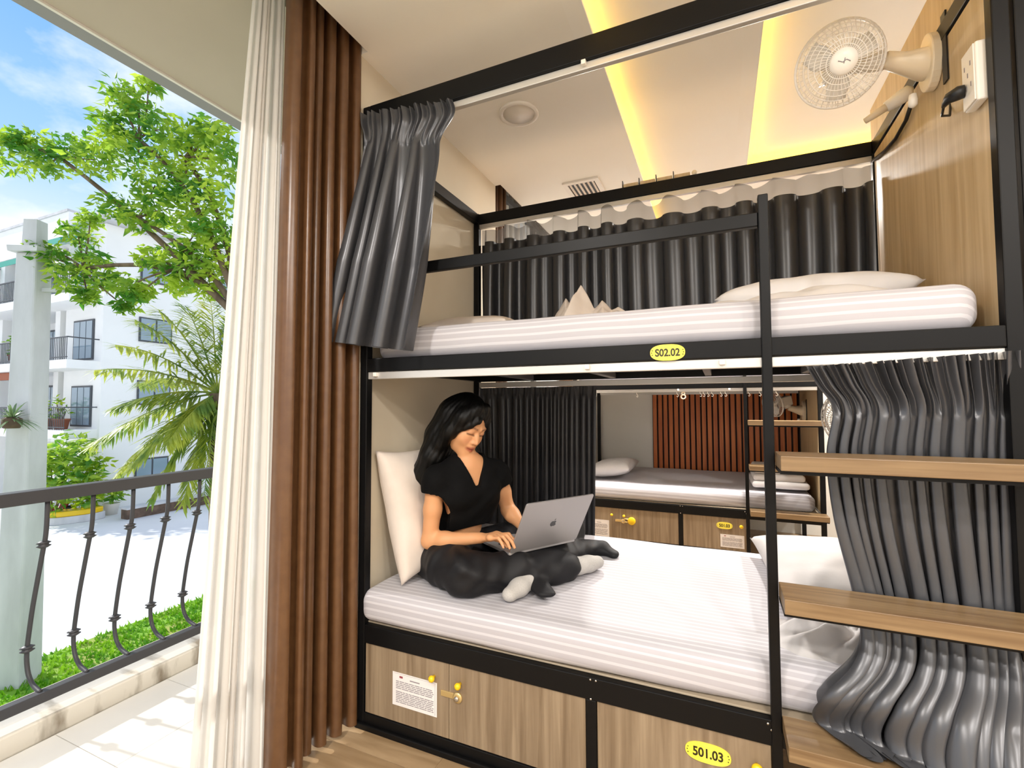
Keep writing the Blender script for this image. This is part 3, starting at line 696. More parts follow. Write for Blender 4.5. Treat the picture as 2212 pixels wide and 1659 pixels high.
# rear curtain of the top bunk: charcoal with a mesh header
yr = 2.478
e = empty('bed_curtain', (-0.33, yr, 1.56), 'long charcoal curtain with a see-through mesh top along the rear of the top bunk', 'curtain', 'grey bunk curtains')
rows = [(0.0, (-1.296, yr, 2.322), (0.630, yr, 2.322)), (0.5, (-1.298, yr, 1.95), (0.630, yr, 1.95)), (1.0, (-1.296, yr, 1.555), (0.628, yr, 1.555))]
def amp_c(t): return 0.034+0.010*t
def scallop(pt, s, q):
    if q < 0.19: pt[:, 2] -= 0.030*(1-q/0.19)*np.abs(np.sin(np.pi*12.5*s))**1.5
    return pt
kw = dict(seed=5, lat=0.4, irregular=0.35, warp=0.35, extra=scallop)
drape(rows, 12.5, amp_c, ns=420, nt=14, t0=0.0, t1=0.17, **kw).build('mesh_header', M['mesh'], e)
drape(rows, 12.5, amp_c, ns=420, nt=50, t0=0.165, t1=1.0, **kw).build('panel', M['satin_dk'], e)
# rear curtain of the lower bunk, drawn over its left half
e = empty('bed_curtain', (-0.95, yr, 0.56), 'dark grey pleated curtain hanging behind the woman and laptop', 'curtain', 'grey bunk curtains')
rows = [(0.0, (-1.296, yr, 1.36), (-0.598, yr, 1.36)), (0.5, (-1.29, yr, 1.0), (-0.605, yr, 0.98)), (1.0, (-1.29, yr, 0.56), (-0.612, yr, 0.556))]
kw = dict(seed=9, lat=0.35, irregular=0.5, warp=0.6)
drape(rows, 11, lambda t: 0.014+0.012*t, ns=300, nt=10, t0=0.0, t1=0.13, head=(30, 0.004, 0.1), **kw).build('header', M['mesh_d'] if 'mesh_d' in M else mat('dark header tape', '#3d3e41', 0.6), e)
drape(rows, 11, lambda t: 0.014+0.012*t, ns=300, nt=50, t0=0.125, t1=1.0, **kw).build('panel', M['satin_dk'], e)

# window curtains by the balcony door
rows = [(0.0, (-1.42, 1.185, 2.90), (-1.352, 1.484, 2.90)), (0.4, (-1.43, 1.175, 1.7), (-1.350, 1.485, 1.7)), (1.0, (-1.43, 1.155, 0.02), (-1.348, 1.486, 0.02))]
def bw(pt, s, q):
    # one broad flat fold first, then tight folds
    pt[:, 0] += 0.06*np.exp(-((s-0.16)/0.13)**2)*(0.7+0.3*q); return pt
o = drape(rows, 5.5, lambda t: 0.030+0.012*t, nrm=(1, 0, 0), seed=21, lat=0.4, ns=300, nt=60, irregular=0.2, warp=0.15, extra=bw).build('window_curtain', M['brown'])
tag(o, 'brown satin blackout curtain gathered beside the balcony door', 'curtain', 'brown window curtains')
rows = [(0.0, (-1.50, 1.125, 2.90), (-1.47, 1.215, 2.90)), (0.3, (-1.50, 1.065, 2.0), (-1.47, 1.205, 2.0)), (1.0, (-1.49, 0.945, 0.015), (-1.45, 1.18, 0.015))]
o = drape(rows, 6.5, lambda t: 0.018+0.016*t, nrm=(1, 0, 0), seed=22, lat=0.4, ns=260, nt=60, irregular=0.5, warp=0.5).build('sheer_curtain', M['sheer'])
tag(o, 'white sheer curtain gathered against the brown curtain', 'sheer curtain')
for y0, y1, lab in ((2.82, 3.10, 'brown curtain edge hanging in the ceiling recess beside the wall pier'), (4.45, 4.8, 'brown curtain at the far end of the second window')):
    rows = [(0.0, (-1.42, y0, 2.90), (-1.42, y1, 2.90)), (1.0, (-1.42, y0, 0.02), (-1.42, y1, 0.02))]
    o = drape(rows, 5, lambda t: 0.03, nrm=(1, 0, 0), seed=int(y0*10), ns=160, nt=12, irregular=0.3).build('window_curtain', M['brown']); tag(o, lab, 'curtain', 'brown window curtains')
rows = [(0.0, (-1.48, 3.15, 2.90), (-1.48, 4.5, 2.90)), (1.0, (-1.48, 3.15, 0.02), (-1.48, 4.5, 0.02))]
o = drape(rows, 12, lambda t: 0.02, nrm=(1, 0, 0), seed=31, ns=200, nt=10).build('sheer_curtain', M['sheer']); tag(o, 'white sheer curtain drawn across the second window', 'sheer curtain')
for y0, y1, lab in ((YB+0.1, 1.475, 'white ceiling curtain rail over the balcony door'), (2.79, 4.9, 'white ceiling curtain rail over the second window')):
    e = empty('curtain_rail', (-1.45, y0, 2.88), lab, 'curtain rail', 'ceiling curtain rails')
    boxo('rail', M['white_pl'], e, -1.44, -1.415, y0, y1, 2.875, 2.899); boxo('rail', M['white_pl'], e, -1.51, -1.485, y0, y1, 2.875, 2.899)
# ================================================================== wall fans
def make_fan(C, F, base, label, group='wall fans'):
    C = np.asarray(C, float); F = np.asarray(F, float); F /= np.linalg.norm(F); base = np.asarray(base, float)
    A = np.cross(F, (0, 0, 1)); A /= np.linalg.norm(A); B = np.cross(A, F); Rr = 0.119
    e = empty('wall_fan', tuple(base), label, 'fan', group)
    def circ(r, d, n=40): return [C+F*d+r*(A*math.cos(2*math.pi*k/n)+B*math.sin(2*math.pi*k/n)) for k in range(n+1)]
    dome = lambda r, h: h*math.sqrt(max(0, 1-(r/(Rr*1.02))**2))
    g = MB()
    for r in (0.045, 0.06, 0.075, 0.09, 0.102, 0.112): g.tube(circ(r, dome(r, 0.082)), 0.0013, 4, False)
    for k in range(48):
        t = 2*math.pi*k/48; u = A*math.cos(t)+B*math.sin(t); tw = A*math.cos(t+0.25)+B*math.sin(t+0.25)
        g.tube([C+F*dome(r, 0.082)+r*(u*(1-q)+tw*q) for r, q in ((0.034, 1), (0.06, 0.7), (0.088, 0.35), (0.108, 0.12), (Rr, 0))], 0.0011, 4, False)
    g.build('front_grille', M['white_pl'], e)
    g = MB()
    for r in (0.06, 0.09): g.tube(circ(r, -dome(r, 0.05)), 0.0009, 4, False)
    for k in range(36):
        t = 2*math.pi*k/36; u = A*math.cos(t)+B*math.sin(t)
        g.tube([C-F*dome(r, 0.05)+r*u for r in (0.035, 0.065, 0.09, 0.108, Rr)], 0.0009, 4, False)
    g.build('rear_grille', M['white_pl'], e)
    MB().tube(circ(Rr, 0, 48), 0.004, 8, False).build('rim', M['white_pl'], e)
    h = MB().lathe([(0.036, 0.072), (0.037, 0.078), (0.034, 0.084), (0.012, 0.087)], C, F, 24).build('badge', M['white_pl'], e)
    k = MB(); q = C+F*0.0876
    k.tube([q+A*-0.016+B*-0.004, q+A*-0.006+B*0.003, q+A*0.004+B*-0.002, q+A*0.016+B*0.004], 0.0012, 5); k.tube([q+A*-0.002+B*0.008, q+A*0.001+B*-0.006], 0.0012, 5)
    k.build('badge_mark', M['print'], h)
    MB().lathe([(0.018, -0.03), (0.022, 0.0), (0.018, 0.03), (0.008, 0.036)], C, F, 16).build('hub', M['white_pl'], e)
    for j in range(3):
        b = MB(); t0 = 2*math.pi*j/3+0.4; P = []
        for i, r in enumerate(np.linspace(0.018, 0.102, 7)):
            row = []
            for s in np.linspace(-1, 1, 6):
                t = t0+s*(0.30+0.26*math.sin(math.pi*min(1, i/5.2)))+0.18*i/6; row.append(C+r*(A*math.cos(t)+B*math.sin(t))+F*(0.012*s))
            P.append(row)
        b.grid(P).build('blade', M['blade'], e, solid=0.0015)
    # motor box, neck and wall bracket
    m = C-F*0.105; b = MB(); b.obox(m, A*0.036, B*0.044, F*0.052); b.build('motor_housing', M['white_pl'], e, bevel=0.010)
    nrm = np.array([-1.0, 0, 0]); nk = base+nrm*0.135+np.array([0, -0.03, 0.025])
    MB().tube([base+nrm*0.006, base+nrm*0.03, base+nrm*0.09+np.array([0, -0.015, 0.012]), nk], [0.052, 0.047, 0.030, 0.024], 18).build('bracket', M['cream_pl'], e)
    MB().tube([nk, nk*0.45+m*0.55, m], [0.030, 0.026, 0.022], 12).build('neck', M['white_pl'], e)
    MB().prism([(0.048*math.cos(t), 0.088*math.sin(t)) for t in np.linspace(0, 2*math.pi, 29)[:-1]], 0.0, 0.026, lambda u, v, q: base+np.array([-q, u*1.25, v])).build('wall_plate', M['cream_pl'], e, bevel=0.004, fixn=True)
    MB().lathe([(0.010, 0), (0.013, -0.02), (0.012, -0.035), (0.004, -0.042)], base+np.array([-0.05, 0.03, -0.075]), (0, 0, 1), 12).build('knob', M['white_pl'], e)
    MB().box(base[0]+0.0, base[0]-0.004, base[1]-0.085, base[1]-0.055, base[2]-0.11, base[2]+0.10).build('back_plate', M['black_pl'], e)
    return e
M['blade'] = mat('clear white blade', '#f3eee6', 0.25, alpha=0.75)
PX = BX1-0.034+0.006          # face of the oak headboard panel
FD = -0.38*_r-0.42*_u-0.82*_f
fanC = at(1812, 140, y=1.74)
make_fan(fanC, FD, (PX-0.001, 1.83, 2.325), 'white wall fan on the oak headboard panel of the top bunk')
make_fan(at(1850, 905, y=2.12), (-0.7, -0.7, -0.15), (PX-0.001, 2.22, 1.17), 'cream wall fan half hidden behind the grey curtain of the lower bunk')
fb = (PX+0.07-0.001, 4.93, 1.20)
make_fan(at(1672, 872, y=4.86), (-0.85, -0.45, -0.2), fb, 'white wall fan above the far bed ladder')

# ================================================================== socket, plug, cords, reading lamp
e = empty('power_socket', (PX, 1.572, 2.02), 'white surface mounted power socket on the oak headboard panel', 'socket')
boxo('box', M['white_pl'], e, PX-0.024, PX-0.0005, 1.536, 1.604, 2.03, 2.185, bevel=0.005)
boxo('face_plate', M['white_pl'], e, PX-0.028, PX-0.0245, 1.539, 1.601, 2.034, 2.181, bevel=0.002)
k = MB()
for y, z in ((1.555, 2.14), (1.585, 2.14), (1.57, 2.115), (1.555, 2.085), (1.58, 2.085)): k.box(PX-0.0286, PX-0.0275, y-0.002, y+0.002, z-0.006, z+0.006)
k.build('slots', M['print'], e)
pq = np.array([PX-0.0284, 1.587, 2.085])
e = empty('power_plug', tuple(pq), 'black plug and cord running from the fan to the socket', 'plug')
MB().tube([pq, pq+[-0.012, 0.004, 0], pq+[-0.022, 0.022, 0.002], pq+[-0.022, 0.05, 0.004], pq+[-0.020, 0.07, 0.004]], [0.016, 0.018, 0.015, 0.009, 0.005], 10).build('plug', M['black_pl'], e)
MB().tube([pq+[-0.02, 0.068, 0.004], pq+[-0.012, 0.105, -0.004], pq+[0.02, 0.145, 0.012], pq+[0.03, 0.165, 0.06], pq+[0.034, 0.17, 0.13]], 0.0032, 6).build('cord', M['black_pl'], e)
MB().tube([pq+[0.036, 0.2, 0.22], pq+[0.038, 0.19, 0.25], pq+[0.036, 0.15, 0.30], pq+[0.036, 0.12, 0.34]], 0.006, 6).build('cable_tail', M['black_pl'], e)
# slim reading lamp clamped on the panel
q0 = at(1962, 200, x=PX-0.02); q2 = at(1868, 262, y=q0[1]+0.03)
q0 = np.array(q0); e = empty('reading_lamp', tuple(q0), 'slim white reading lamp angled from the oak headboard panel', 'lamp')
d_ = (q2-q0)/np.linalg.norm(q2-q0); mid = q0+d_*np.linalg.norm(q2-q0)*0.5
MB().tube([q0+[0.011, 0, 0], q0, q0*0.75+mid*0.25, mid], [0.016, 0.024, 0.024, 0.018], 14).build('head', M['white_pl'], e)
MB().tube([mid, mid*0.4+q2*0.6, q2], [0.0135, 0.0125, 0.010], 12).build('tube', M['cream_pl'], e)
e = empty('lamp_cord', (PX-0.004, 2.0, 2.28), 'black lamp cord curving down the headboard panel to the rear post', 'cord')
MB().tube([(PX-0.009, 2.0, 2.30), (PX-0.009, 2.06, 2.27), (PX-0.009, 2.17, 2.26), (PX-0.009, 2.3, 2.275), (PX-0.009, 2.45, 2.31)], 0.007, 6).build('cord', M['black_pl'], e)

# curtain rod pieces lying on the rear rail of the top bunk
e = empty('bamboo_clips', (-0.30, BY1-0.016, 2.405), 'row of small tan clips resting on the rear top rail', 'clips')
for k in range(4):
    x = -0.44+k*0.085; boxo('clip', M['wood_panel'], e, x, x+0.075, BY1-0.026, BY1-0.006, 2.4055, 2.425, bevel=0.002); boxo('peg', M['black_pl'], e, x-0.006, x-0.002, BY1-0.03, BY1-0.004, 2.4055, 2.442)
MB().lathe([(0.012, -0.006), (0.014, 0), (0.012, 0.006)], (-0.44+4*0.085+0.01, BY1-0.016, 2.4205), (0, 1, 0), 12).build('ring', M['cream_pl'], e)

# ================================================================== laptop
M['alu_grey'] = mat('space grey aluminium', '#a9a6a6', 0.38, 0.55)
M['screen'] = mat('dark screen', '#0c0d10', 0.1)
M['keys'] = mat('black keys', '#17181a', 0.5)
hz = 0.682
La, Lb = at(1100, 1194, z=hz), at(1243, 1163, z=hz)
lx = (Lb-La); lw_ = np.linalg.norm(lx); lx /= lw_; lw_ = 0.345
La = (La+Lb)/2-lx*lw_/2
lf = np.array([lx[1], -lx[0], 0])                       # away from the woman (outer face of the lid)
lid_up = lf*0.118+np.array([0, 0, 0.216]); lid_up /= np.linalg.norm(lid_up)
tilt = np.array([0, 0, 0.0])
LC = La+lx*lw_/2
lap = empty('laptop', tuple(LC), 'open space grey laptop on the lap of the woman', 'laptop')
bt = -lf; up_ = np.array([0, 0, 1.0])
def lid(u, v, q): return LC+lx*u+lid_up*v+np.cross(lx, lid_up)*q
def rrect(w, h, r, n=5):
    pts = []
    for cx, cy, a0 in ((w/2-r, h-r, 0), (-w/2+r, h-r, 90), (-w/2+r, r, 180), (w/2-r, r, 270)):
        for k in range(n+1): a = R(a0+90*k/n); pts.append((cx+r*math.cos(a), cy+r*math.sin(a)))
    return pts
ln = np.cross(lx, lid_up); sg = 1 if np.dot(ln, lf) > 0 else -1
ld = MB().prism(rrect(lw_, 0.240, 0.010), 0, sg*0.005, lid).build('lid', M['alu_grey'], lap, bevel=0.001, fixn=True)
MB().prism([(u*0.95, 0.012+v*0.93) for u, v in rrect(lw_, 0.235, 0.006)], -sg*0.0002, -sg*0.0008, lid).build('screen', M['screen'], ld, fixn=True)
# emblem on the lid: round fruit outline with a bite and a leaf
em = []
for k in range(40):
    t = 2*math.pi*k/40; c, s = math.cos(t), math.sin(t); rr = 0.0145*(1+0.05*math.cos(2*t)); x, z = rr*c*1.02, rr*s*1.06
    z -= 0.0030*math.exp(-((t-math.pi/2)/0.35)**2); z += 0.0026*math.exp(-((t-1.5*math.pi)/0.30)**2)
    dd = math.hypot(x-0.0175, z-0.0025)
    if dd < 0.0075: x = 0.0175-math.sqrt(max(0, 0.0075**2-(z-0.0025)**2))
    em.append((x*sg, z))
# seen from the outside the bite is on the right-hand side of the emblem
lb = MB().prism([(u, 0.118+v) for u, v in em], sg*0.0052, sg*0.0058, lid)
lf_pts = [(0.0005, 0.0155), (0.002, 0.0205), (0.0065, 0.0235), (0.0055, 0.0185), (0.0005, 0.0155)][:-1]
lb.prism([(u*sg, 0.118+v) for u, v in lf_pts], sg*0.0052, sg*0.0058, lid)
lb.build('emblem', mat('dark emblem', '#4a4a4c', 0.2, 0.6), ld, fixn=True)
def basef(u, v, q): return LC+lx*u+bt*v+up_*q
bs = MB().prism(rrect(lw_, 0.240, 0.010), -0.012, -0.001, basef).build('base', M['alu_grey'], lap, bevel=0.0015, fixn=True)
MB().prism([(u*0.84, 0.028+v*0.42) for u, v in rrect(lw_, 0.240, 0.01)], -0.0009, -0.0004, basef).build('keyboard_well', M['keys'], bs, fixn=True)
k = MB()
for rw in range(5):
    for c_ in range(13): k.prism([(-lw_*0.40+c_*lw_*0.0615+u, 0.034+rw*0.0185+v) for u, v in ((0, 0), (0.0175, 0), (0.0175, 0.0150), (0, 0.0150))], -0.0004, 0.0004, basef)
k.build('keys', M['keys'], bs, fixn=True)['kind'] = 'stuff'
MB().prism([(u*0.4, 0.145+v*0.36) for u, v in rrect(lw_, 0.240, 0.01)], -0.0009, -0.0006, basef).build('trackpad', M['alu_grey'], bs, fixn=True)
# ================================================================== implicit-surface modeller for the seated woman
class Field:
    def __init__(s, lo, hi, h):
        s.lo = np.array(lo, float); s.h = h; s.n = np.ceil((np.array(hi)-s.lo)/h).astype(int)+1
        s.ax = [s.lo[k]+h*np.arange(s.n[k]) for k in range(3)]; s.F = np.full(s.n, 0.08, np.float32)
    def sub(s, lo, hi):
        i0 = np.clip(np.floor((np.asarray(lo)-s.lo)/s.h).astype(int), 0, s.n-1); i1 = np.clip(np.ceil((np.asarray(hi)-s.lo)/s.h).astype(int)+1, 1, s.n)
        sl = tuple(slice(a, b) for a, b in zip(i0, i1))
        g = np.meshgrid(*[s.ax[k][sl[k]] for k in range(3)], indexing='ij'); return sl, np.stack(g, -1).astype(np.float32)
    def put(s, sl, d, k, op):
        f = s.F[sl]; d = d.astype(np.float32)
        if op == 'sub':
            d = -d; h = np.clip(0.5+0.5*(d-f)/max(k, 1e-6), 0, 1); s.F[sl] = f*(1-h)+d*h+k*h*(1-h)
        else:
            h = np.clip(0.5+0.5*(d-f)/max(k, 1e-6), 0, 1); s.F[sl] = d*(1-h)+f*h-k*h*(1-h)
    def cap(s, a, b, ra, rb=None, k=0.02, op='add', flat=None):
        rb = ra if rb is None else rb; a = np.asarray(a, float); b = np.asarray(b, float); m = max(ra, rb)+k+3*s.h+0.005
        sl, P = s.sub(np.minimum(a, b)-m, np.maximum(a, b)+m)
        if P.size == 0: return s
        ab = b-a; t = np.clip(((P-a)@ab)/max(ab@ab, 1e-9), 0, 1); v = P-(a+t[..., None]*ab)
        if flat is not None:      # squash along an axis: flat=(axis, factor)
            n, f = np.asarray(flat[0], float), flat[1]; n = n/np.linalg.norm(n); c = v@n; v = v+(c*(1/f-1))[..., None]*n
        d = np.linalg.norm(v, axis=-1)-(ra+(rb-ra)*t); s.put(sl, d, k, op); return s
    def ell(s, c, axes, r, k=0.02, op='add'):
        c = np.asarray(c, float); r = np.asarray(r, float); m = r.max()+k+3*s.h+0.005; sl, P = s.sub(c-m, c+m)
        if P.size == 0: return s
        q = (P-c)@np.asarray(axes, float).T; k0 = np.linalg.norm(q/r, axis=-1); k1 = np.linalg.norm(q/(r*r), axis=-1)
        d = k0*(k0-1)/np.maximum(k1, 1e-6); s.put(sl, d, k, op); return s
    def chain(s, pts, rs, k=0.015, flat=None):
        for i in range(len(pts)-1): s.cap(pts[i], pts[i+1], rs[i], rs[i+1], k, 'add', flat)
        return s
    def mesh(s):
        F = s.F; ins = F < 0; nx, ny, nz = F.shape
        c = [(i, j, k) for i in (0, 1) for j in (0, 1) for k in (0, 1)]
        cs = [ins[i:nx-1+i, j:ny-1+j, k:nz-1+k] for i, j, k in c]
        cnt = sum(a.astype(np.int8) for a in cs); act = (cnt > 0) & (cnt < 8); idx = np.argwhere(act)
        vals = np.stack([F[idx[:, 0]+i, idx[:, 1]+j, idx[:, 2]+k] for i, j, k in c], 1); C_ = np.array(c, float)
        acc = np.zeros((len(idx), 3)); num = np.zeros(len(idx))
        for a in range(8):
            for b in range(a+1, 8):
                if np.abs(C_[a]-C_[b]).sum() != 1: continue
                va, vb = vals[:, a], vals[:, b]; m = (va < 0) != (vb < 0); t = np.where(m, va/np.where(m, va-vb, 1), 0)
                acc += m[:, None]*(C_[a]+t[:, None]*(C_[b]-C_[a])); num += m
        V = s.lo+(idx+acc/num[:, None])*s.h
        vid = np.full((nx-1, ny-1, nz-1), -1, np.int64); vid[tuple(idx.T)] = np.arange(len(idx)); faces = []
        for ax in range(3):
            u, v = (ax+1) % 3, (ax+2) % 3
            sl0 = [slice(None)]*3; sl1 = [slice(None)]*3; sl0[ax] = slice(0, -1); sl1[ax] = slice(1, None)
            a = ins[tuple(sl0)]; b = ins[tuple(sl1)]; e = np.argwhere(a != b); ok = (e[:, u] > 0) & (e[:, v] > 0) & (e[:, u] < F.shape[u]-1) & (e[:, v] < F.shape[v]-1); e = e[ok]
            fl = a[tuple(e.T)]; q = []
            for du, dv in ((-1, -1), (0, -1), (0, 0), (-1, 0)):
                w = e.copy(); w[:, u] += du; w[:, v] += dv; q.append(vid[tuple(w.T)])
            q = np.stack(q, 1); q[~fl] = q[~fl][:, ::-1]; faces.append(q)
        return V, np.concatenate(faces)
def field_obj(name, fld, mat_, parent=None, smooth_it=2, colour=None):
    V, Fc = fld.mesh()
    # light Laplacian smoothing
    if smooth_it:
        E_ = np.concatenate([Fc[:, [0, 1]], Fc[:, [1, 2]], Fc[:, [2, 3]], Fc[:, [3, 0]]])
        for _ in range(smooth_it):
            S = np.zeros_like(V); n_ = np.zeros(len(V)); 
            np.add.at(S, E_[:, 0], V[E_[:, 1]]); np.add.at(n_, E_[:, 0], 1); np.add.at(S, E_[:, 1], V[E_[:, 0]]); np.add.at(n_, E_[:, 1], 1)
            V = V*0.5+0.5*S/n_[:, None]
    me = bpy.data.meshes.new(name); off = np.array(wloc(parent)) if parent else np.zeros(3)
    W_ = V-off
    me.vertices.add(len(W_)); me.vertices.foreach_set('co', W_.ravel()); me.loops.add(len(Fc)*4); me.loops.foreach_set('vertex_index', Fc.ravel().astype(np.int32))
    me.polygons.add(len(Fc)); me.polygons.foreach_set('loop_start', np.arange(0, len(Fc)*4, 4, dtype=np.int32)); me.polygons.foreach_set('loop_total', np.full(len(Fc), 4, np.int32))
    me.update(calc_edges=True); me.polygons.foreach_set('use_smooth', np.ones(len(Fc), bool))
    if colour is not None:
        a = me.color_attributes.new('tint', 'FLOAT_COLOR', 'POINT'); cc = np.ones((len(V), 4)); cc[:, :3] = colour(V); a.data.foreach_set('color', cc.ravel())
    return link_mesh(name, me, mat_, parent)

# ------------------------------------------------------------------ pose
UP = np.array([0, 0, 1.0]); FW = lf/np.linalg.norm(lf); RT = np.cross(FW, UP)       # facing direction, her right-hand side
PEL = np.array([-1.075, 1.845, 0.625])
CHE = PEL+FW*0.075+UP*0.285; NECK = CHE+FW*0.022+UP*0.135
SR = CHE+RT*0.150+UP*0.046+FW*0.01; SL = CHE-RT*0.150+UP*0.046+FW*0.01
HEAD = np.array(at(1004, 917, y=1.785))
KR = np.array([-0.905, 1.615, 0.612]); AR = np.array([-0.590, 1.895, 0.590]); TR_ = np.array([-0.478, 2.06, 0.572])
KL = np.array([-0.675, 2.195, 0.655]); AL = np.array([-0.690, 1.760, 0.580]); TL_ = np.array([-0.722, 1.615, 0.562])
HR = PEL+RT*0.085-UP*0.02; HL = PEL-RT*0.085-UP*0.02
ELR = at(928, 1168, y=1.665); WRR = at(1040, 1160, z=0.735)+np.array([0, 0.03, 0]); WRR = at(1038, 1162, y=1.695)
ELL = at(1098, 1102, y=1.985); WRL = at(1128, 1136, y=1.93)
FR0 = at(1240, 1224, z=0.588); FR1 = at(1290, 1214, z=0.588)
# head frame: looks down at the screen
pit, yw, rl = R(27), R(-12), R(9)
hf0 = FW*math.cos(yw)+RT*math.sin(yw); HS = np.cross(hf0, UP); HS /= np.linalg.norm(HS)
HF = hf0*math.cos(pit)-UP*math.sin(pit); HU = np.cross(HS, HF)
HS, HU = HS*math.cos(rl)+HU*math.sin(rl), HU*math.cos(rl)-HS*math.sin(rl)      # head tips towards her left
def hp(s, f, u): return HEAD+HS*s+HF*f+HU*u      # head-local point (her right, forward, up)
AX = np.array([HS, HF, HU])

lo = np.array([-1.36, 1.44, 0.50]); hi = np.array([-0.42, 2.36, 1.36]); hh = 0.0042
B = Field(lo, hi, hh)
# torso and legs under the clothes
tax = np.array([RT, FW, UP])
B.ell(PEL, tax, (0.118, 0.088, 0.09), 0.02); B.cap(PEL, CHE-UP*0.08, 0.088, 0.086, 0.03, flat=(FW, 0.85)); B.ell(CHE, tax, (0.120, 0.082, 0.118), 0.03)
B.cap(SR-RT*0.03, NECK-UP*0.035-FW*0.01, 0.046, 0.046, 0.04); B.cap(SL+RT*0.03, NECK-UP*0.035-FW*0.01, 0.046, 0.046, 0.04)
B.chain([HR, KR], [0.07, 0.052], 0.02); B.chain([KR, AR], [0.048, 0.034], 0.02); B.chain([HL, KL], [0.07, 0.052], 0.02); B.chain([KL, AL], [0.048, 0.034], 0.02)
B.chain([AR, FR0], [0.032, 0.026], 0.02); B.chain([FR0, FR1], [0.026, 0.020], 0.02); B.chain([AL, TL_], [0.028, 0.020], 0.02)
# neck
B.cap(NECK-UP*0.05-FW*0.012, hp(0, -0.022, -0.05), 0.046, 0.041, 0.02)
# arms
B.chain([SR, SR*0.5+ELR*0.5, ELR], [0.041, 0.036, 0.031], 0.018); B.chain([ELR, ELR*0.7+WRR*0.3, WRR], [0.031, 0.032, 0.0215], 0.02)
B.chain([SL, SL*0.5+ELL*0.5, ELL], [0.041, 0.036, 0.031], 0.018); B.chain([ELL, ELL*0.7+WRL*0.3, WRL], [0.031, 0.032, 0.0215], 0.02)
# head and face
B.ell(hp(0, -0.012, 0.035), AX, (0.074, 0.088, 0.085), 0.01); B.ell(hp(0, 0.022, -0.018), AX, (0.066, 0.068, 0.090), 0.03)
B.ell(hp(0, 0.036, -0.062), AX, (0.045, 0.048, 0.048), 0.03); B.ell(hp(0, 0.068, -0.096), AX, (0.020, 0.016, 0.016), 0.025)
for sg_ in (-1, 1):
    B.ell(hp(sg_*0.036, 0.060, -0.030), AX, (0.026, 0.022, 0.026), 0.022)          # cheeks
    B.ell(hp(sg_*0.030, 0.101, 0.006), AX, (0.019, 0.012, 0.011), 0.014, 'sub')    # eye sockets
    B.ell(hp(sg_*0.031, 0.0785, 0.004), AX, (0.016, 0.0125, 0.0115), 0.006)        # lids
    B.cap(hp(sg_*0.014, 0.088, 0.023), hp(sg_*0.045, 0.077, 0.025), 0.007, 0.006, 0.014)
    B.ell(hp(sg_*0.0125, 0.0935, -0.0375), AX, (0.0075, 0.0085, 0.0070), 0.007)    # nostril wings
B.chain([hp(0, 0.083, 0.012), hp(0, 0.096, -0.012), hp(0, 0.107, -0.032)], [0.0075, 0.0085, 0.0095], 0.011)
B.ell(hp(0, 0.090, -0.056), AX, (0.020, 0.009, 0.010), 0.012)
B.chain([hp(-0.021, 0.078, -0.0655), hp(-0.007, 0.0955, -0.0615), hp(0.007, 0.0955, -0.0615), hp(0.021, 0.078, -0.0655)], [0.0025, 0.0062, 0.0062, 0.0025], 0.004)
B.chain([hp(-0.018, 0.079, -0.0695), hp(0, 0.0945, -0.0735), hp(0.018, 0.079, -0.0695)], [0.003, 0.0072, 0.003], 0.004)
B.cap(hp(-0.021, 0.089, -0.0672), hp(0, 0.1035, -0.0675), 0.0013, 0.0013, 0.003, 'sub'); B.cap(hp(0.021, 0.089, -0.0672), hp(0, 0.1035, -0.0675), 0.0013, 0.0013, 0.003, 'sub')
B.ell(hp(0, 0.030, -0.136), AX, (0.045, 0.036, 0.024), 0.012, 'sub')       # hollow under the chin
# hands: wrist, direction, normal up, side of thumb
def hand(wr, tipc, side, curl=0.5):
    """wr wrist, tipc where the fingertips rest, side: unit vector to the thumb side"""
    d = tipc-wr; L_ = np.linalg.norm(d); d = d/L_; side = side-d*np.dot(side, d); side /= np.linalg.norm(side); n = np.cross(side, d); n = n if n[2] > 0 else -n
    kn = wr+d*0.080+n*0.016
    B.cap(wr, wr*0.45+kn*0.55, 0.0235, 0.0270, 0.012, flat=(n, 0.62)); B.cap(kn+side*0.024-d*0.02, kn-side*0.026-d*0.02, 0.0150, 0.0135, 0.012); B.cap(kn+side*0.026-d*0.004, kn-side*0.028-d*0.008, 0.0112, 0.0100, 0.010)
    tips = []
    for j, (o, ln, r_) in enumerate(((0.029, 0.070, 0.0078), (0.010, 0.077, 0.0080), (-0.010, 0.071, 0.0076), (-0.029, 0.056, 0.0068))):
        k0 = kn+side*o; sp = side*(o*0.30)
        a = k0+d*ln*0.46+n*0.006+sp*0.45; b = k0+d*ln*0.76-n*ln*0.20+sp*0.8; c = k0+d*ln*0.90-n*ln*0.46+sp
        B.chain([k0, a, b, c], [r_*1.12, r_, r_*0.93, r_*0.80], 0.003); tips.append((c, d, n))
    t0 = wr+d*0.024+side*0.018; t1 = wr+d*0.050+side*0.042-n*0.006; t2 = wr+d*0.080+side*0.046-n*0.020; t3 = wr+d*0.100+side*0.040-n*0.030
    B.chain([t0, t1, t2, t3], [0.0125, 0.0105, 0.0090, 0.0072], 0.008); return tips
keyR = LC+bt*0.085-lx*0.085; keyL = LC+bt*0.085+lx*0.085
hzt = hz+0.03
tipR = at(1112, 1174, z=hzt+0.018); tipL = WRL+ (keyL+UP*0.03-WRL)
tR = hand(WRR, tipR, -RT*1.0); tL = hand(WRL, tipL, RT*1.0)

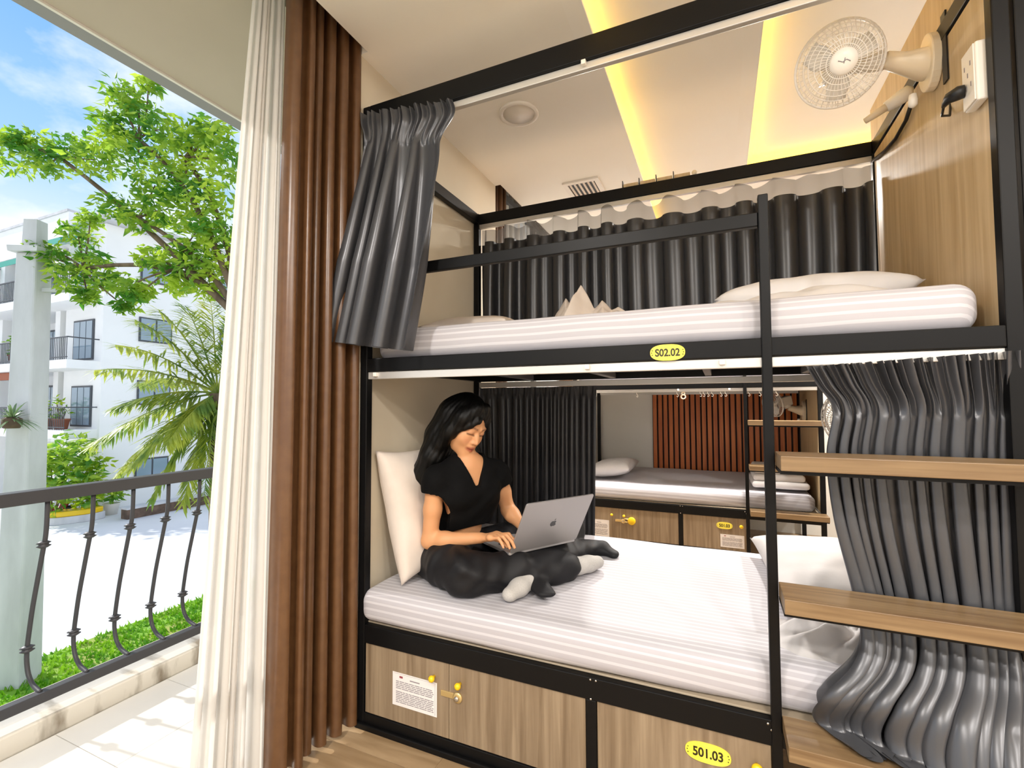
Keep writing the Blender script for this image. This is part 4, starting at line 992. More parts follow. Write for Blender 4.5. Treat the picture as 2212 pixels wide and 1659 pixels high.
SK = np.array(lin('#d49b6e')[:3]); LIP = np.array(lin('#9a4034')[:3]); DARK = np.array(lin('#3a2018')[:3]); BLUSH = np.array(lin('#d98f6e')[:3]); NAIL = np.array(lin('#d8a793')[:3])
def skin_col(V):
    q = (V-HEAD)@AX.T; s_, f_, u_ = q[:, 0], q[:, 1], q[:, 2]; c = np.tile(SK, (len(V), 1)); a = np.abs(s_); fr = f_ > 0.055
    def mixin(w, col_): c[:] = c*(1-w[:, None])+col_*w[:, None]
    g = lambda x, y, sx, sy: np.exp(-(x/sx)**2-(y/sy)**2)
    mixin(0.35*g(a-0.038, u_+0.035, 0.018, 0.016)*fr, BLUSH); mixin(0.25*g(s_, u_+0.035, 0.012, 0.010)*fr, BLUSH)
    lipw = np.clip(1.25-((s_/0.025)**2+((u_+0.0672)/0.0130)**2), 0, 1)**0.7*(f_ > 0.076); mixin(0.85*lipw, LIP)
    mixin(0.8*g(0, u_+0.0672, 1, 0.0016)*(a < 0.021)*(f_ > 0.074), DARK)
    mixin(0.85*np.clip(1-np.abs(u_+0.0045+6*(a-0.031)**2)/0.0055, 0, 1)**0.6*(np.abs(a-0.031) < 0.0175)*(f_ > 0.065), DARK)      # lashes of lowered eyes
    mixin(0.35*g(a-0.031, u_-0.004, 0.015, 0.007)*fr, BLUSH*0.6)
    mixin(0.85*np.clip(1-np.abs(u_-0.0255-0.06*(a-0.03)+4*(a-0.032)**2)/0.0058, 0, 1)**0.7*(np.abs(a-0.031) < 0.019)*(f_ > 0.055), DARK*1.6)   # brows
    mixin(0.6*np.clip(1-np.hypot(a-0.0075, u_+0.0445)/0.0035, 0, 1)*(f_ > 0.09), DARK)
    for tl in (tR, tL):
        for p, d, n in tl:
            w = np.clip(1-np.linalg.norm(V-(p+n*0.006-d*0.001), axis=1)/0.006, 0, 1); mixin(np.minimum(1, 2*w)*0.5, NAIL)
    return c
M['skin'] = mat('skin', '#d49b6e', 0.5, 0, 0.4); t_, b_, N_, L_ = nodes(M['skin'])
vc = N_('ShaderNodeVertexColor'); vc.layer_name = 'tint'; L_(vc.outputs[0], b_.inputs['Base Color']); b_.inputs['Subsurface Weight'].default_value = 0.12; b_.inputs['Subsurface Radius'].default_value = (0.02, 0.008, 0.004); b_.inputs['Subsurface Scale'].default_value = 0.4
person = field_obj('person', B, M['skin'], None, 1, skin_col)
tag(person, 'woman in black seated cross legged typing on a laptop', 'person')

# ------------------------------------------------------------------ clothes
M['tee'] = noise_mat('black cotton knit', '#060607', '#09090a', nscale=20, spec=0.15, rough=0.85, bump=0.1, bscale=40)
M['trouser'] = noise_mat('black trouser cloth', '#111114', '#18181b', nscale=12, spec=0.3, rough=0.6, bump=0.15, bscale=14)
M['hair'] = noise_mat('black hair', '#030303', '#070605', (30, 30, 2), 3, 4, 0.5, bump=0.2, spec=0.25)
M['sock'] = noise_mat('pale grey sock', '#aeaaa6', '#b9b6b2', nscale=300, rough=0.85, bump=0.08, bscale=300)
T = Field(lo, hi, hh)
T.cap(PEL+UP*0.08+FW*0.005, CHE-UP*0.06, 0.112, 0.108, 0.05, flat=(FW, 0.82)); T.ell(CHE, tax, (0.140, 0.102, 0.132), 0.05); T.ell(PEL+UP*0.13+FW*0.01, tax, (0.138, 0.112, 0.11), 0.05)
for sg_ in (-1, 1): T.ell(CHE+RT*sg_*0.062+FW*0.068-UP*0.015, tax, (0.058, 0.046, 0.055), 0.04)
T.cap(SR-RT*0.02, NECK-UP*0.035-FW*0.01, 0.055, 0.053, 0.04); T.cap(SL+RT*0.02, NECK-UP*0.035-FW*0.01, 0.055, 0.053, 0.04)
for sg_ in (-1, 1): T.ell(CHE+RT*sg_*0.092-UP*0.05, tax, (0.056, 0.070, 0.095), 0.04)
T.cap(SR-UP*0.06-RT*0.03, PEL+UP*0.12+RT*0.085, 0.055, 0.05, 0.03)
def sleeve(s0, el):
    d = el-s0; d /= np.linalg.norm(d); T.cap(s0, s0+d*0.105, 0.058, 0.056, 0.02); T.cap(s0+d*0.115, s0+d*0.20, 0.075, 0.075, 0.004, 'sub')
sleeve(SR, ELR); sleeve(SL, ELL)
# loose folds
sl, P = T.sub(lo, hi); T.F[sl] += (0.0022*np.sin((P@(UP*1.0+RT*0.5))*70+2*np.sin((P@RT)*18))).astype(np.float32)
# neckline and hem
vb = CHE+UP*0.012                                    # bottom of the V
rel = P-vb; uu = rel@UP; rr_ = rel@RT; ff = rel@FW
neck = np.maximum(np.abs(rr_)-(0.010+0.40*uu), -(ff-0.0)); neck = np.maximum(neck, -uu); T.put(sl, neck, 0.004, 'sub')
rel2 = P-(NECK-UP*0.004); collar = np.linalg.norm(np.stack([rel2@RT, (rel2@FW)*0.9, (rel2@UP)*0.5], -1), axis=-1)-0.060; T.put(sl, collar, 0.004, 'sub')
hem = ((P-(PEL+UP*0.078))@(UP*0.94-FW*0.32+RT*0.06)); T.put(sl, hem, 0.004, 'sub')   # removes everything below the cropped hem
tee = field_obj('t_shirt', T, M['tee'], person, 1); tee['label'] = 'black cropped v neck t-shirt'

Q = Field(lo-np.array([0, 0, 0.03]), hi, hh)
Q.ell(PEL-UP*0.012, tax, (0.160, 0.125, 0.118), 0.02); Q.cap(PEL+UP*0.05, PEL+UP*0.085, 0.118, 0.110, 0.04, flat=(FW, 0.86))
Q.chain([HR+RT*0.02, HR*0.5+KR*0.5+RT*0.02, KR], [0.098, 0.092, 0.080], 0.03); Q.chain([HL, HL*0.5+KL*0.5, KL], [0.098, 0.088, 0.072], 0.03)
Q.chain([KR, KR*0.5+AR*0.5, AR], [0.078, 0.068, 0.060], 0.03); Q.chain([KL, KL*0.5+AL*0.5, AL+(KL-AL)*0.08], [0.070, 0.062, 0.056], 0.03)
# wide hems spread on the sheet
C1 = at(1262, 1184, z=0.598); C2 = at(1296, 1184, z=0.594); C3 = at(1324, 1198, z=0.580); Q.chain([KR*0.3+AR*0.7+np.array([0, 0.06, 0]), C1], [0.06, 0.048], 0.03, flat=(UP, 0.8)); Q.chain([C1, C2, C3], [0.046, 0.040, 0.026], 0.025, flat=(UP, 0.7))
Q.cap(AL+np.array([0.01, 0.03, 0]), AL+np.array([0.075, -0.085, -0.018]), 0.048, 0.030, 0.03, flat=(UP, 0.5)); Q.cap(AL+np.array([-0.10, 0.0, -0.02]), AL+np.array([-0.2, -0.10, -0.028]), 0.035, 0.03, 0.04, flat=(UP, 0.6))
Q.cap(AL+np.array([0.04, -0.02, -0.02]), AL+np.array([0.10, -0.07, -0.022]), 0.028, 0.020, 0.02, flat=(UP, 0.5))
sl, P = Q.sub(lo-np.array([0, 0, 0.03]), hi)
fold = 0.0045*np.sin((P@np.array([20, -30, 40.0]))+3.2*np.sin(P@np.array([9, 11, 14.0])))+0.0025*np.sin(P@np.array([60, 25, -45.0])+3*np.sin(P@np.array([14, -22, 9.0])))
Q.F[sl] += fold.astype(np.float32)
Q.put(sl, (P@UP-0.534), 0.012, 'sub')                                      # rests on the mattress
wst = np.maximum(-((P-(PEL+UP*0.064))@(UP*0.94-FW*0.32+RT*0.06)), np.linalg.norm(P-(PEL+UP*0.14), axis=-1)-0.19); Q.put(sl, wst, 0.004, 'sub')
# ankle openings
dr = TR_-AR; dr /= np.linalg.norm(dr)
Q.cap(FR0, FR1+(FR1-FR0)*0.6, 0.037, 0.046, 0.006, 'sub')
dl = TL_-AL; dl /= np.linalg.norm(dl); Q.cap(AL+dl*0.135, AL+dl*0.30, 0.038, 0.044, 0.006, 'sub')
tro = field_obj('trousers', Q, M['trouser'], person, 2); tro['label'] = 'loose black wide leg trousers'

# socks
def sock(a, t, nm):
    S = Field(np.minimum(a, t)-0.09, np.maximum(a, t)+0.09, 0.0045); d = t-a; S.chain([a-d*0.12, a+d*0.15, a+d*0.6, t], [0.034, 0.036, 0.035, 0.029], 0.02, flat=(UP, 0.9))
    sl, P = S.sub(S.lo, S.lo+S.n*S.h); S.put(sl, P@UP-0.532, 0.006, 'sub'); return field_obj('sock', S, M['sock'], person, 2)
sock(FR0, FR1, 0); sock(AL, TL_, 1)

# hair
Hh = Field(np.array([-1.34, 1.52, 0.86]), np.array([-0.78, 2.08, 1.37]), 0.0042)
Hh.ell(hp(0, -0.018, 0.040), AX, (0.088, 0.100, 0.097), 0.01); Hh.ell(hp(0, -0.045, -0.015), AX, (0.084, 0.070, 0.10), 0.03)
# fall of hair behind the right shoulder
BK = CHE-FW*0.085
Hh.chain([hp(0.045, -0.055, 0.02), at(950, 940, y=1.755), at(935, 985, y=1.735), at(916, 1020, y=1.735), at(900, 1056, y=1.74), at(893, 1095, y=1.745), at(896, 1125, y=1.75)], [0.060, 0.056, 0.050, 0.042, 0.032, 0.020, 0.006], 0.04)
Hh.chain([hp(0.0, -0.07, -0.02), NECK-FW*0.075+UP*0.01, BK+UP*0.05, BK-UP*0.08], [0.07, 0.062, 0.055, 0.03], 0.04)
Hh.chain([hp(-0.055, -0.05, 0.0), hp(-0.075, -0.03, -0.07), SL*0.5+CHE*0.5-FW*0.03+UP*0.06, SL*0.7+CHE*0.3-FW*0.05], [0.05, 0.036, 0.032, 0.02], 0.03)
# side locks framing the face
Hh.chain([hp(0.030, 0.060, 0.105), hp(0.072, 0.040, 0.045), hp(0.082, 0.018, -0.03), hp(0.080, -0.005, -0.10)], [0.024, 0.026, 0.026, 0.022], 0.03)
Hh.chain([hp(-0.020, 0.056, 0.112), hp(-0.066, 0.040, 0.055), hp(-0.080, 0.018, -0.02), hp(-0.082, 0.004, -0.09), hp(-0.077, -0.004, -0.13)], [0.018, 0.018, 0.016, 0.014, 0.006], 0.025)
# opening for the face
Hh.ell(hp(-0.004, 0.115, -0.040), AX, (0.064, 0.080, 0.118), 0.010, 'sub')
# swept fringe on her right temple
Hh.chain([hp(-0.006, 0.070, 0.090), hp(0.026, 0.085, 0.058), hp(0.050, 0.076, 0.028), hp(0.072, 0.050, -0.006)], [0.013, 0.012, 0.011, 0.012], 0.012)
sl, P = Hh.sub(Hh.lo, Hh.lo+Hh.n*Hh.h); q_ = (P-HEAD)@AX.T; th = np.arctan2(q_[..., 0], q_[..., 1]+0.02)
Hh.F[sl] += (0.0013*np.sin(th*31+1.5*np.sin(q_[..., 2]*12))).astype(np.float32)
hair = field_obj('hair', Hh, M['hair'], person, 1); hair['label'] = 'long straight black hair'
# ================================================================== balcony railing
e = empty('balcony_railing', (-2.46, 0, 0.065), 'charcoal wrought iron railing with bellied balusters along the balcony', 'railing')
y0_, y1_ = -3.3, 3.38
boxo('handrail', M['rail'], e, -2.485, -2.425, y0_, y1_, 0.885, 0.935, bevel=0.004)
boxo('bottom_rail', M['rail'], e, -2.475, -2.435, y0_, y1_, 0.105, 0.145, bevel=0.003)
for y in (-3.28, -1.1, 3.36): boxo('rail_post', M['rail'], e, -2.48, -2.43, y-0.02, y+0.02, 0.065, 0.885)
prof = [(0, 0.887), (0, 0.80), (-0.006, 0.74), (-0.02, 0.69), (-0.05, 0.58), (-0.082, 0.46), (-0.104, 0.35), (-0.114, 0.28), (-0.112, 0.235), (-0.095, 0.19), (-0.06, 0.16), (-0.02, 0.148), (0.0, 0.144)]
pts = [(-2.455+a, 0, z) for a, z in prof]
# smooth the profile
pp = []
for i in range(len(pts)-1):
    p0 = np.array(pts[max(i-1, 0)]); p1 = np.array(pts[i]); p2 = np.array(pts[i+1]); p3 = np.array(pts[min(i+2, len(pts)-1)])
    for u in (0, 0.34, 0.67): pp.append(0.5*((2*p1)+(-p0+p2)*u+(2*p0-5*p1+4*p2-p3)*u*u+(-p0+3*p1-3*p2+p3)*u**3))
pp.append(np.array(pts[-1]))
bal = MB().tube(pp, 0.0085, 8).mesh('baluster')
cmes = []
for c, ax in (((-2.472, 0, 0.712), (-0.15, 0, 1)), ((-2.568, 0, 0.286), (-0.1, 0, 1))):
    cmes.append(MB().lathe([(0.011, -0.014), (0.016, -0.011), (0.024, -0.006), (0.016, -0.002), (0.016, 0.002), (0.024, 0.006), (0.016, 0.011), (0.011, 0.014)], c, ax, 10).mesh('collar')); cmes[-1].materials.append(M['rail'])
bal.materials.append(M['rail'])
ys = [0.986+0.150*k for k in range(-27, 16)]
for y in ys:
    if not (y0_+0.05 < y < y1_-0.05): continue
    b = link_mesh('baluster', bal, None, e, Vector((0, y, 0))-e.location); [link_mesh('collar', q_, None, b) for q_ in cmes]

# ================================================================== ground outside
GZ = -3.6
struct(boxo('ground_road', M['road'], None, -90, -1.7, -60, 70, GZ-0.3, GZ), 'pale concrete road below the balcony')
lw = boxo('ground_lawn', M['lawn_soil'], None, -12.0, -5.5, -25, 30, GZ, GZ+0.05); struct(lw, 'lawn strip beside the road')
n = 9000
bx = rng.uniform(-12.0, -8.6, n); by = rng.uniform(2.0, 11.5, n); mb_v = []; mb_f = []
ang = rng.uniform(0, 6.28, n); hh = rng.uniform(0.04, 0.11, n)
for k in range(n):
    c, s = math.cos(ang[k])*0.03, math.sin(ang[k])*0.03; i0 = len(mb_v)
    mb_v += [(bx[k]-c, by[k]-s, GZ+0.05), (bx[k]+c, by[k]+s, GZ+0.05), (bx[k]+rng.uniform(-0.05, 0.05), by[k]+rng.uniform(-0.05, 0.05), GZ+0.05+hh[k])]; mb_f.append((i0, i0+1, i0+2))
g = MB(); g.v = mb_v; g.f = mb_f; g.sm = [False]*len(mb_f)
tag(g.build('grass', M['grass']), 'short bright green grass growing on the roadside strip', 'grass', kind='stuff')

# ================================================================== concrete pole
pb = at(36, 1480, z=GZ); X, Y = pb[0], pb[1]
e = empty('utility_pole', (X, Y, GZ), 'tall grey concrete pole standing on the lawn', 'pole')
top = 4.0; b = MB(); w0, w1 = 0.225, 0.17
ca, sa = math.cos(0.5), math.sin(0.5)
def ring(w, z, d=0.0): return [(X+ca*a*w-sa*c*w, Y+sa*a*w+ca*c*w, z) for a, c in ((-1, -1), (1, -1), (1, 1), (-1, 1))]
b.add(ring(w0, GZ)+ring(w1, top), [(0, 3, 2, 1), (4, 5, 6, 7), (0, 1, 5, 4), (1, 2, 6, 5), (2, 3, 7, 6), (3, 0, 4, 7)])
b.build('shaft', M['concrete'], e, bevel=0.03)
b = MB(); b.add(ring(0.24, top)+ring(0.25, top+0.10), [(0, 3, 2, 1), (4, 5, 6, 7), (0, 1, 5, 4), (1, 2, 6, 5), (2, 3, 7, 6), (3, 0, 4, 7)]); b.build('flange', M['concrete'], e)
b = MB(); b.add(ring(0.12, top+0.10)+ring(0.11, top+0.62), [(0, 3, 2, 1), (4, 5, 6, 7), (0, 1, 5, 4), (1, 2, 6, 5), (2, 3, 7, 6), (3, 0, 4, 7)]); b.build('upper_shaft', M['concrete'], e)
b = MB(); b.bar((X, Y-0.02, 3.35), (X+0.9, Y+0.55, 3.38), 0.07, 0.07); b.build('cross_arm', M['concrete'], e)
# spiky plant tied to the pole
def rosette(c, nl, ln, m, label, name='spiky_plant', up=0.35, cat='plant', seed=1, wdt=0.028):
    r = random.Random(seed); e = empty(name, tuple(c), label, cat); b = MB(); c = np.asarray(c, float)
    for k in range(nl):
        a = r.uniform(0, 6.28); el = r.uniform(-0.3, 1.2); d = np.array([math.cos(a)*math.cos(el), math.sin(a)*math.cos(el), math.sin(el)]); l = ln*r.uniform(0.6, 1.1)
        sd = np.cross(d, (0, 0, 1)); sd /= np.linalg.norm(sd)+1e-9; pts = []
        for q in range(5):
            t = q/4; w = wdt*(1-t)**0.7*(0.5+min(1, t*3)*0.5); p = c+d*l*t+np.array([0, 0, -up*l*t*t]); pts += [p-sd*w, p+sd*w]
        b.add(pts, [(2*q, 2*q+1, 2*q+3, 2*q+2) for q in range(4)], True)
    b.build('leaves', m, e); return e
pc = at(16, 905, d=8.0); pc = np.array([X+0.27, Y-0.30, pc[2]])
e = rosette(pc, 46, 0.55, M['spider'], 'spiky grey green plant tied to the concrete pole', seed=4)
MB().lathe([(0.10, -0.16), (0.13, -0.1), (0.13, 0.0), (0.08, 0.03)], pc, n=14).build('root_basket', M['soil'], e)

# ================================================================== trees
def leaf_cluster(b, c, rad, n, ln, r, flat=0.75, droop=0.35):
    for k in range(n):
        d = r.normal(size=3); d /= np.linalg.norm(d); q = c+d*rad*r.uniform(0.2, 1.0)**0.6*np.array([1, 1, flat])
        a = r.normal(size=3); a[2] = a[2]*0.5-droop; a /= np.linalg.norm(a)
        s = np.cross(a, r.normal(size=3)); s /= np.linalg.norm(s); up = np.cross(s, a); l = ln*r.uniform(0.6, 1.25); w = l*r.uniform(0.16, 0.24)
        p = [q, q+a*l*0.35+s*w+up*w*0.35, q+a*l, q+a*l*0.35-s*w+up*w*0.35, q+a*l*0.4]
        b.add(p, [(0, 1, 4), (1, 2, 4), (2, 3, 4), (3, 0, 4)])
def limb(b, p0, p1, r0, r1, r, sag=0.3):
    p0 = np.asarray(p0, float); p1 = np.asarray(p1, float); L_ = np.linalg.norm(p1-p0); j = r.normal(size=3)*0.03*L_
    pts = [p0*(1-t)+p1*t+j*math.sin(math.pi*t)+np.array([0, 0, sag*L_*0.3*math.sin(math.pi*t)]) for t in np.linspace(0, 1, 7)]
    b.tube(pts, [r0*(1-t)+r1*t for t in np.linspace(0, 1, 7)], 7)
r = np.random.default_rng(12)
CL = [(20, 330, 62, 8.3), (70, 312, 42, 8.3), (105, 352, 42, 8.2), (150, 318, 42, 8.2), (205, 345, 50, 8.1), (242, 300, 48, 8.0), (262, 205, 40, 8.0), (244, 262, 36, 8.0), (300, 235, 44, 8.0), (320, 180, 26, 8.1),
      (300, 335, 60, 8.0), (350, 280, 52, 7.9), (385, 335, 60, 7.8), (425, 300, 55, 7.7), (462, 290, 50, 7.6), (485, 350, 60, 7.6), (335, 400, 55, 7.9), (400, 400, 58, 7.8), (455, 430, 60, 7.6),
      (250, 445, 40, 8.0), (305, 468, 48, 7.9), (362, 452, 50, 7.8), (425, 500, 55, 7.7), (472, 500, 50, 7.6), (168, 505, 38, 8.6), (195, 470, 25, 8.6), (120, 560, 42, 8.6), (90, 535, 24, 8.6), (152, 600, 45, 8.5), (200, 560, 36, 8.5),
      (190, 640, 24, 8.5), (232, 605, 38, 8.4), (282, 620, 38, 8.3), (330, 560, 40, 8.2), (382, 560, 46, 8.0), (432, 570, 46, 7.9), (474, 560, 46, 7.8), (270, 662, 22, 8.3), (305, 632, 28, 8.2), (452, 620, 40, 7.9), (385, 612, 36, 8.0), (30, 300, 30, 8.3)]
tb = at(520, 1000, d=7.6); TX, TY = tb[0], tb[1]
e = empty('street_tree', (TX, TY, GZ), 'broad leaved street tree reaching over the road beside the balcony', 'tree')
tr = MB(); crown = np.array([TX, TY, 3.2]); tr.tube([(TX, TY, GZ), (TX+0.05, TY, -1), (TX-0.05, TY+0.05, 1.2), crown], [0.17, 0.14, 0.12, 0.10], 10); tr.build('trunk', M['bark'], e)
fo = MB(); nodes_ = [at(400, 340, d=7.8), at(300, 470, d=7.9), at(380, 580, d=8.0), at(300, 300, d=8.0), at(130, 340, d=8.2), at(180, 580, d=8.5)]
nb_ = MB()
for q in nodes_: limb(nb_, crown+np.array([0, 0, -0.6]), q, 0.06, 0.03, r)
for px, py, rad, d in CL:
    c = at(px, py, d=d); rr = rad*d/FPX
    q = min(nodes_, key=lambda z: np.linalg.norm(z-c)); limb(nb_, q, c, 0.022, 0.008, r, 0.1)
    leaf_cluster(fo, c, rr, int(36+rad*3.0), 0.165, r)
nb_.build('branches', M['bark'], e); f_ = fo.build('foliage', M['leaf'], e); f_['kind'] = 'stuff'

# date palm: each frond a piece
def frond(c, tip, ln_leaf, r, n=64):
    c = np.asarray(c, float); tip = np.asarray(tip, float); L_ = np.linalg.norm(tip-c)
    mid = (c+tip)/2+np.array([0, 0, 0.16*L_]); b = MB(); pts = [c*(1-t)**2+mid*2*t*(1-t)+tip*t*t for t in np.linspace(0, 1, 14)]
    b.tube(pts, [0.022*(1-t)+0.004 for t in np.linspace(0, 1, 14)], 5)
    for k in range(n):
        t = 0.14+0.86*k/(n-1); p = c*(1-t)**2+mid*2*t*(1-t)+tip*t*t; tg = 2*(1-t)*(mid-c)+2*t*(tip-mid); tg /= np.linalg.norm(tg)
        sd = np.cross(tg, (0, 0, 1)); sd /= np.linalg.norm(sd)
        for sg in (-1, 1):
            d = tg*0.65+sd*sg*0.75+np.array([0, 0, -0.35+0.25*r.normal()])+0.12*r.normal(size=3); d /= np.linalg.norm(d); l = ln_leaf*(0.45+0.55*math.sin(math.pi*min(1, t*0.9+0.1)))*r.uniform(0.85, 1.15)
            wv = np.cross(d, (0, 0, 1)); wv /= np.linalg.norm(wv)+1e-9; w = 0.026
            e1 = p+d*l*0.55+np.array([0, 0, -0.01]); e2 = p+d*l+np.array([0, 0, -0.10*l])
            b.add([p-wv*w*0.5, p+wv*w*0.5, e1+wv*w, e1-wv*w, e2], [(0, 1, 2, 3), (3, 2, 4)])
    return b
pcr = at(470, 850, d=11.0)
e = empty('date_palm', (pcr[0], pcr[1], GZ), 'feathery date palm arching over the far pavement', 'palm')
MB().tube([(pcr[0]+0.3, pcr[1], GZ), (pcr[0]+0.1, pcr[1], -1.5), tuple(pcr)], [0.22, 0.17, 0.16], 10).build('trunk', M['bark'], e)
tips = [(195, 965, 10.6), (238, 1045, 10.4), (330, 1075, 10.2), (395, 1090, 10.2), (205, 800, 10.8), (250, 745, 11.2), (290, 690, 11.4), (340, 668, 11.6), (400, 660, 11.4), (455, 650, 11.2), (245, 880, 10.3), (280, 1010, 9.9),
        (300, 830, 12.2), (520, 640, 11), (640, 700, 11), (660, 900, 10.5), (560, 1060, 10.2), (360, 960, 9.6), (440, 1080, 9.8)]
for px, py, d in tips: frond(pcr, at(px, py, d=d), 0.62, r).build('frond', M['palm'], e)

# shrub by the road
def shrub(c, rx, rz, n, ln, m, label, cat='shrub', name='shrub', seed=0):
    r_ = np.random.default_rng(seed); e = empty(name, (c[0], c[1], c[2]), label, cat); b = MB(); s = MB()
    for k in range(9):
        a = r_.uniform(0, 6.28); q = np.array([c[0]+math.cos(a)*rx*0.55*r_.uniform(0.2, 1), c[1]+math.sin(a)*rx*0.55*r_.uniform(0.2, 1), c[2]+rz*(0.30+0.58*k/8)])
        leaf_cluster(b, q, rx*0.5, n, ln, r_, 0.9, 0.1); s.tube([(c[0], c[1], c[2]), tuple((np.array(c)+q)/2+[0, 0, 0.1]), tuple(q)], [0.03, 0.02, 0.01], 5)
    s.build('stems', M['bark'], e); f = b.build('foliage', m, e); f['kind'] = 'stuff'; return e
c = at(120, 1100, z=GZ); shrub((c[0]+3.4, c[1]-1.5, GZ), 1.75, 3.5, 90, 0.46, M['leaf'], 'dense green shrub growing before the apartment block', seed=3)
c = at(200, 1100, z=GZ); shrub((c[0]+1.9, c[1]-0.9, GZ), 0.8, 2.7, 34, 0.36, M['leaf_y'], 'yellow green flowering bush beside the apartment corner', seed=5)
c = at(418, 1085, z=GZ); shrub((c[0]+2.2, c[1]-0.2, GZ), 0.9, 3.0, 40, 0.36, M['leaf_y'], 'yellowing tall shrub near the end wall of the apartments', seed=8)

# ================================================================== apartment building across the road
bc = at(208, 1110, z=GZ); CX, CY = float(bc[0]), float(bc[1])
e = empty('apartment_building', (CX, CY, GZ), 'white four storey apartment block with balconies across the road', 'building')
WX = M['white_ext']; floors = (0.2, 3.3, 6.28)
def bp(name, m, *d): return boxo(name, m, e, *d)
bp('wall', WX, CX-3.2, CX, CY, CY+16, GZ, 9.7)                      # corner block with the end wall
bp('wall', WX, CX-40, CX-3.2, CY+1.6, CY+16, GZ, 9.7)               # recessed balcony wall
bp('parapet', WX, CX-40, CX-2.6, CY-0.3, CY+0.1, 9.0, 10.6)
bp('parapet_coping', M['concrete'], CX-40, CX-2.6, CY-0.36, CY+0.16, 10.6, 10.72)
bp('eave', M['concrete'], CX-2.9, CX+0.5, CY-0.5, CY+16, 9.75, 10.0)
bp('roof', M['concrete'], CX-40, CX, CY, CY+16, 9.7, 9.75)
for xx in (CX-3.6, CX-9.5, CX-16): bp('column', WX, xx-0.45, xx, CY-0.05, CY+0.45, GZ, 9.0)
for k, fz in enumerate(floors):
    s = bp('balcony_slab', WX, CX-40, CX-0.15, CY-1.2, CY+1.6, fz-0.38, fz)
    b = MB(); b.bar((CX-14, CY-1.15, fz+1.0), (CX-0.25, CY-1.15, fz+1.0), 0.05, 0.05); b.bar((CX-14, CY-1.15, fz+0.12), (CX-0.25, CY-1.15, fz+0.12), 0.04, 0.04); b.bar((CX-0.25, CY-1.15, fz+1.0), (CX-0.25, CY, fz+1.0), 0.05, 0.05)
    for q in range(92): b.bar((CX-0.3-q*0.15, CY-1.15, fz), (CX-0.3-q*0.15, CY-1.15, fz+1.0), 0.022, 0.022, (0, 1, 0))
    b.build('balcony_railing', M['dkframe'], e)
for k, fz in enumerate((GZ,)+floors):
    # french window on the corner block
    w_ = bp('window', M['dkframe'], CX-2.35, CX-0.65, CY-0.06, CY-0.005, fz+0.1, fz+2.0)
    for q in range(3): boxo('pane', M['glass'], w_, CX-2.27+q*0.53, CX-1.80+q*0.53, CY-0.075, CY-0.061, fz+0.18, fz+1.92)
    # doors in the recessed wall
    for dx in (4.4, 7.2, 10.4, 13.2):
        w_ = bp('balcony_door', M['dkframe'], CX-dx-1.9, CX-dx, CY+1.53, CY+1.595, fz+0.05, fz+2.2)
        for q in range(2): boxo('pane', M['glass'], w_, CX-dx-1.82+q*0.9, CX-dx-1.0+q*0.9, CY+1.515, CY+1.529, fz+0.15, fz+2.1)
    # windows on the end wall
    for q, yy in enumerate((1.45, 5.5, 9.5)):
        w_ = bp('window', M['dkframe'], CX+0.005, CX+0.06, CY+yy, CY+yy+1.5, fz+1.1, fz+2.3)
        for j in range(2): boxo('pane', M['glass'], w_, CX+0.061, CX+0.075, CY+yy+0.07+j*0.72, CY+yy+0.71+j*0.72, fz+1.17, fz+2.23)
M['terracotta'] = mat('terracotta', '#a35f42', 0.7)
bp('timber_beam', M['terracotta'], CX-9.4, CX-4.1, CY-0.9, CY-0.7, 2.55, 2.9)
for (x0, x1, z) in ((CX-7.6, CX-4.6, 8.3), (CX-3.3, CX-0.8, 8.75), (CX-13.5, CX-9.8, 8.2)):
    b = MB(); b.add([(x0, CY-0.1, z+0.5), (x1, CY-0.1, z+0.5), (x1, CY-1.3, z), (x0, CY-1.3, z), (x0, CY-1.3, z-0.25), (x1, CY-1.3, z-0.25)], [(0, 1, 2, 3), (3, 2, 5, 4)]); b.build('awning', M['teal'], e, solid=0.02)
# balcony plants
for k, (dx, fz, n, m) in enumerate(((6.0, floors[1], 24, M['leaf']), (5.0, floors[2], 16, M['leaf_y']), (4.4, floors[0], 26, M['leaf']), (1.6, floors[0], 18, M['leaf_y']), (2.9, floors[0], 14, M['leaf']))):
    c = (CX-dx, CY-0.7, fz); q = shrub(c, 0.5, 1.5, n//2, 0.24, m, ['bushy potted plant on the middle balcony', 'potted plant under the teal awning of the top balcony', 'tall potted plant on the lowest balcony by the column', 'yellow green plant in the lowest balcony by the window', 'climbing plant on the lowest balcony between column and window'][k], 'potted plant', 'potted_plant', 30+k)
    MB().lathe([(0.22, 0), (0.30, 0.42), (0.33, 0.42), (0.33, 0.48), (0.05, 0.46)], c, n=14).build('pot', M['terracotta'], q)

# roadside things before the building
c = at(352, 1108, z=GZ); b = empty('stone_planter', (c[0], c[1]+1.2, GZ), 'low brown stone planter wall at the far pavement', 'planter')
boxo('wall', M['soil'], b, c[0]-0.5, c[0], c[1]-1.4, c[1]+4.5, GZ, GZ+0.42, bevel=0.02); boxo('coping', M['concrete'], b, c[0]-0.55, c[0]+0.05, c[1]-1.45, c[1]+4.55, GZ+0.42, GZ+0.5)
c = at(240, 1111, z=GZ); b = empty('flower_pot', (c[0], c[1], GZ), 'white pot with a leafy plant at the road edge', 'potted plant')
MB().lathe([(0.22, 0), (0.31, 0.48), (0.33, 0.5), (0.29, 0.5), (0.27, 0.44)], (c[0], c[1], GZ), n=18).build('pot', M['white_pl'], b)
lb = MB(); leaf_cluster(lb, np.array([c[0], c[1], GZ+0.95]), 0.5, 90, 0.36, r); lb.build('foliage', M['leaf'], b)['kind'] = 'stuff'
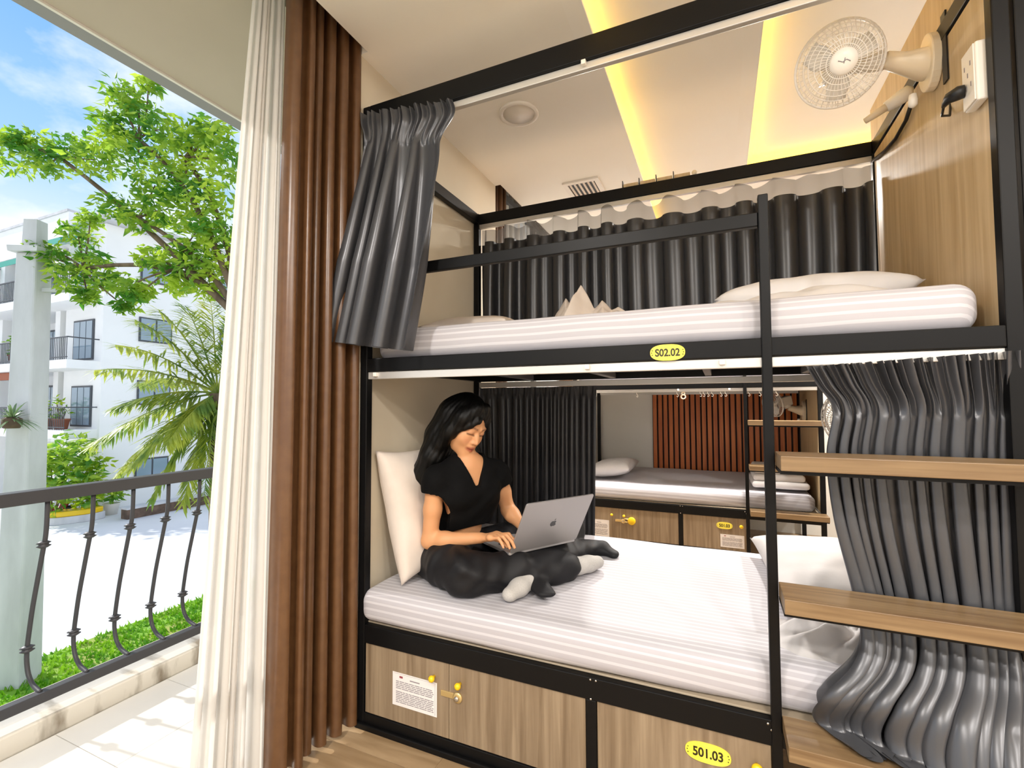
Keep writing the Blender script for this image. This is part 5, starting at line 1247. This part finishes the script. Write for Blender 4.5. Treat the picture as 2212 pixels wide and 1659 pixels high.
c = at(172, 1128, z=GZ); b = empty('boat_bench', (c[0], c[1], GZ), 'low yellow topped bench with a rounded grey base at the road edge', 'bench')
ax = np.array([0.35, 0.93, 0]); sx_ = np.array([0.93, -0.35, 0])
cc = np.array([c[0]-0.3, c[1], GZ])
def ov(w, l): return [(w*math.cos(t)*(1 if abs(math.sin(t)) < 0.8 else 0.85), l*math.sin(t)) for t in np.linspace(0, 2*math.pi, 25)[:-1]]
MB().prism(ov(0.42, 0.95), 0.0, 0.30, lambda u, v, q: cc+sx_*u+ax*v+np.array([0, 0, q])).build('base', M['concrete'], b, bevel=0.03, fixn=True)
MB().prism(ov(0.38, 0.88), 0.30, 0.52, lambda u, v, q: cc+sx_*u+ax*v+np.array([0, 0, q])).build('top', M['yellow'], b, bevel=0.04, fixn=True)
# parked scooter
M['red'] = mat('red paint', '#a3182c', 0.3, coat=0.5)
c = at(118, 1122, z=GZ); b = empty('scooter', (c[0], c[1], GZ), 'parked red scooter beside the yellow bench', 'scooter')
c = np.array([c[0]-0.3, c[1], GZ]); f_ = np.array([0.6, 0.8, 0])
for q in (-0.6, 0.6): MB().lathe([(0.12, -0.05), (0.23, -0.05), (0.26, 0), (0.23, 0.05), (0.12, 0.05)], c+f_*q+[0, 0, 0.26], (0.8, -0.6, 0), 18).build('wheel', M['black_pl'], b)
MB().tube([c+f_*-0.75+[0, 0, 0.62], c+f_*-0.35+[0, 0, 0.6], c+f_*-0.05+[0, 0, 0.34], c+f_*0.3+[0, 0, 0.34], c+f_*0.5+[0, 0, 0.75], c+f_*0.42+[0, 0, 1.0]], [0.12, 0.19, 0.17, 0.14, 0.16, 0.09], 10).build('body', M['red'], b)
MB().tube([c+f_*-0.7+[0, 0, 0.78], c+f_*-0.35+[0, 0, 0.8], c+f_*-0.1+[0, 0, 0.74]], [0.1, 0.13, 0.09], 10).build('seat', M['black_pl'], b)
MB().tube([c+f_*0.40+np.array([0.26, -0.2, 1.05]), c+f_*0.45+[0, 0, 1.02], c+f_*0.40+np.array([-0.26, 0.2, 1.05])], 0.025, 8).build('handlebar', M['steel'], b)
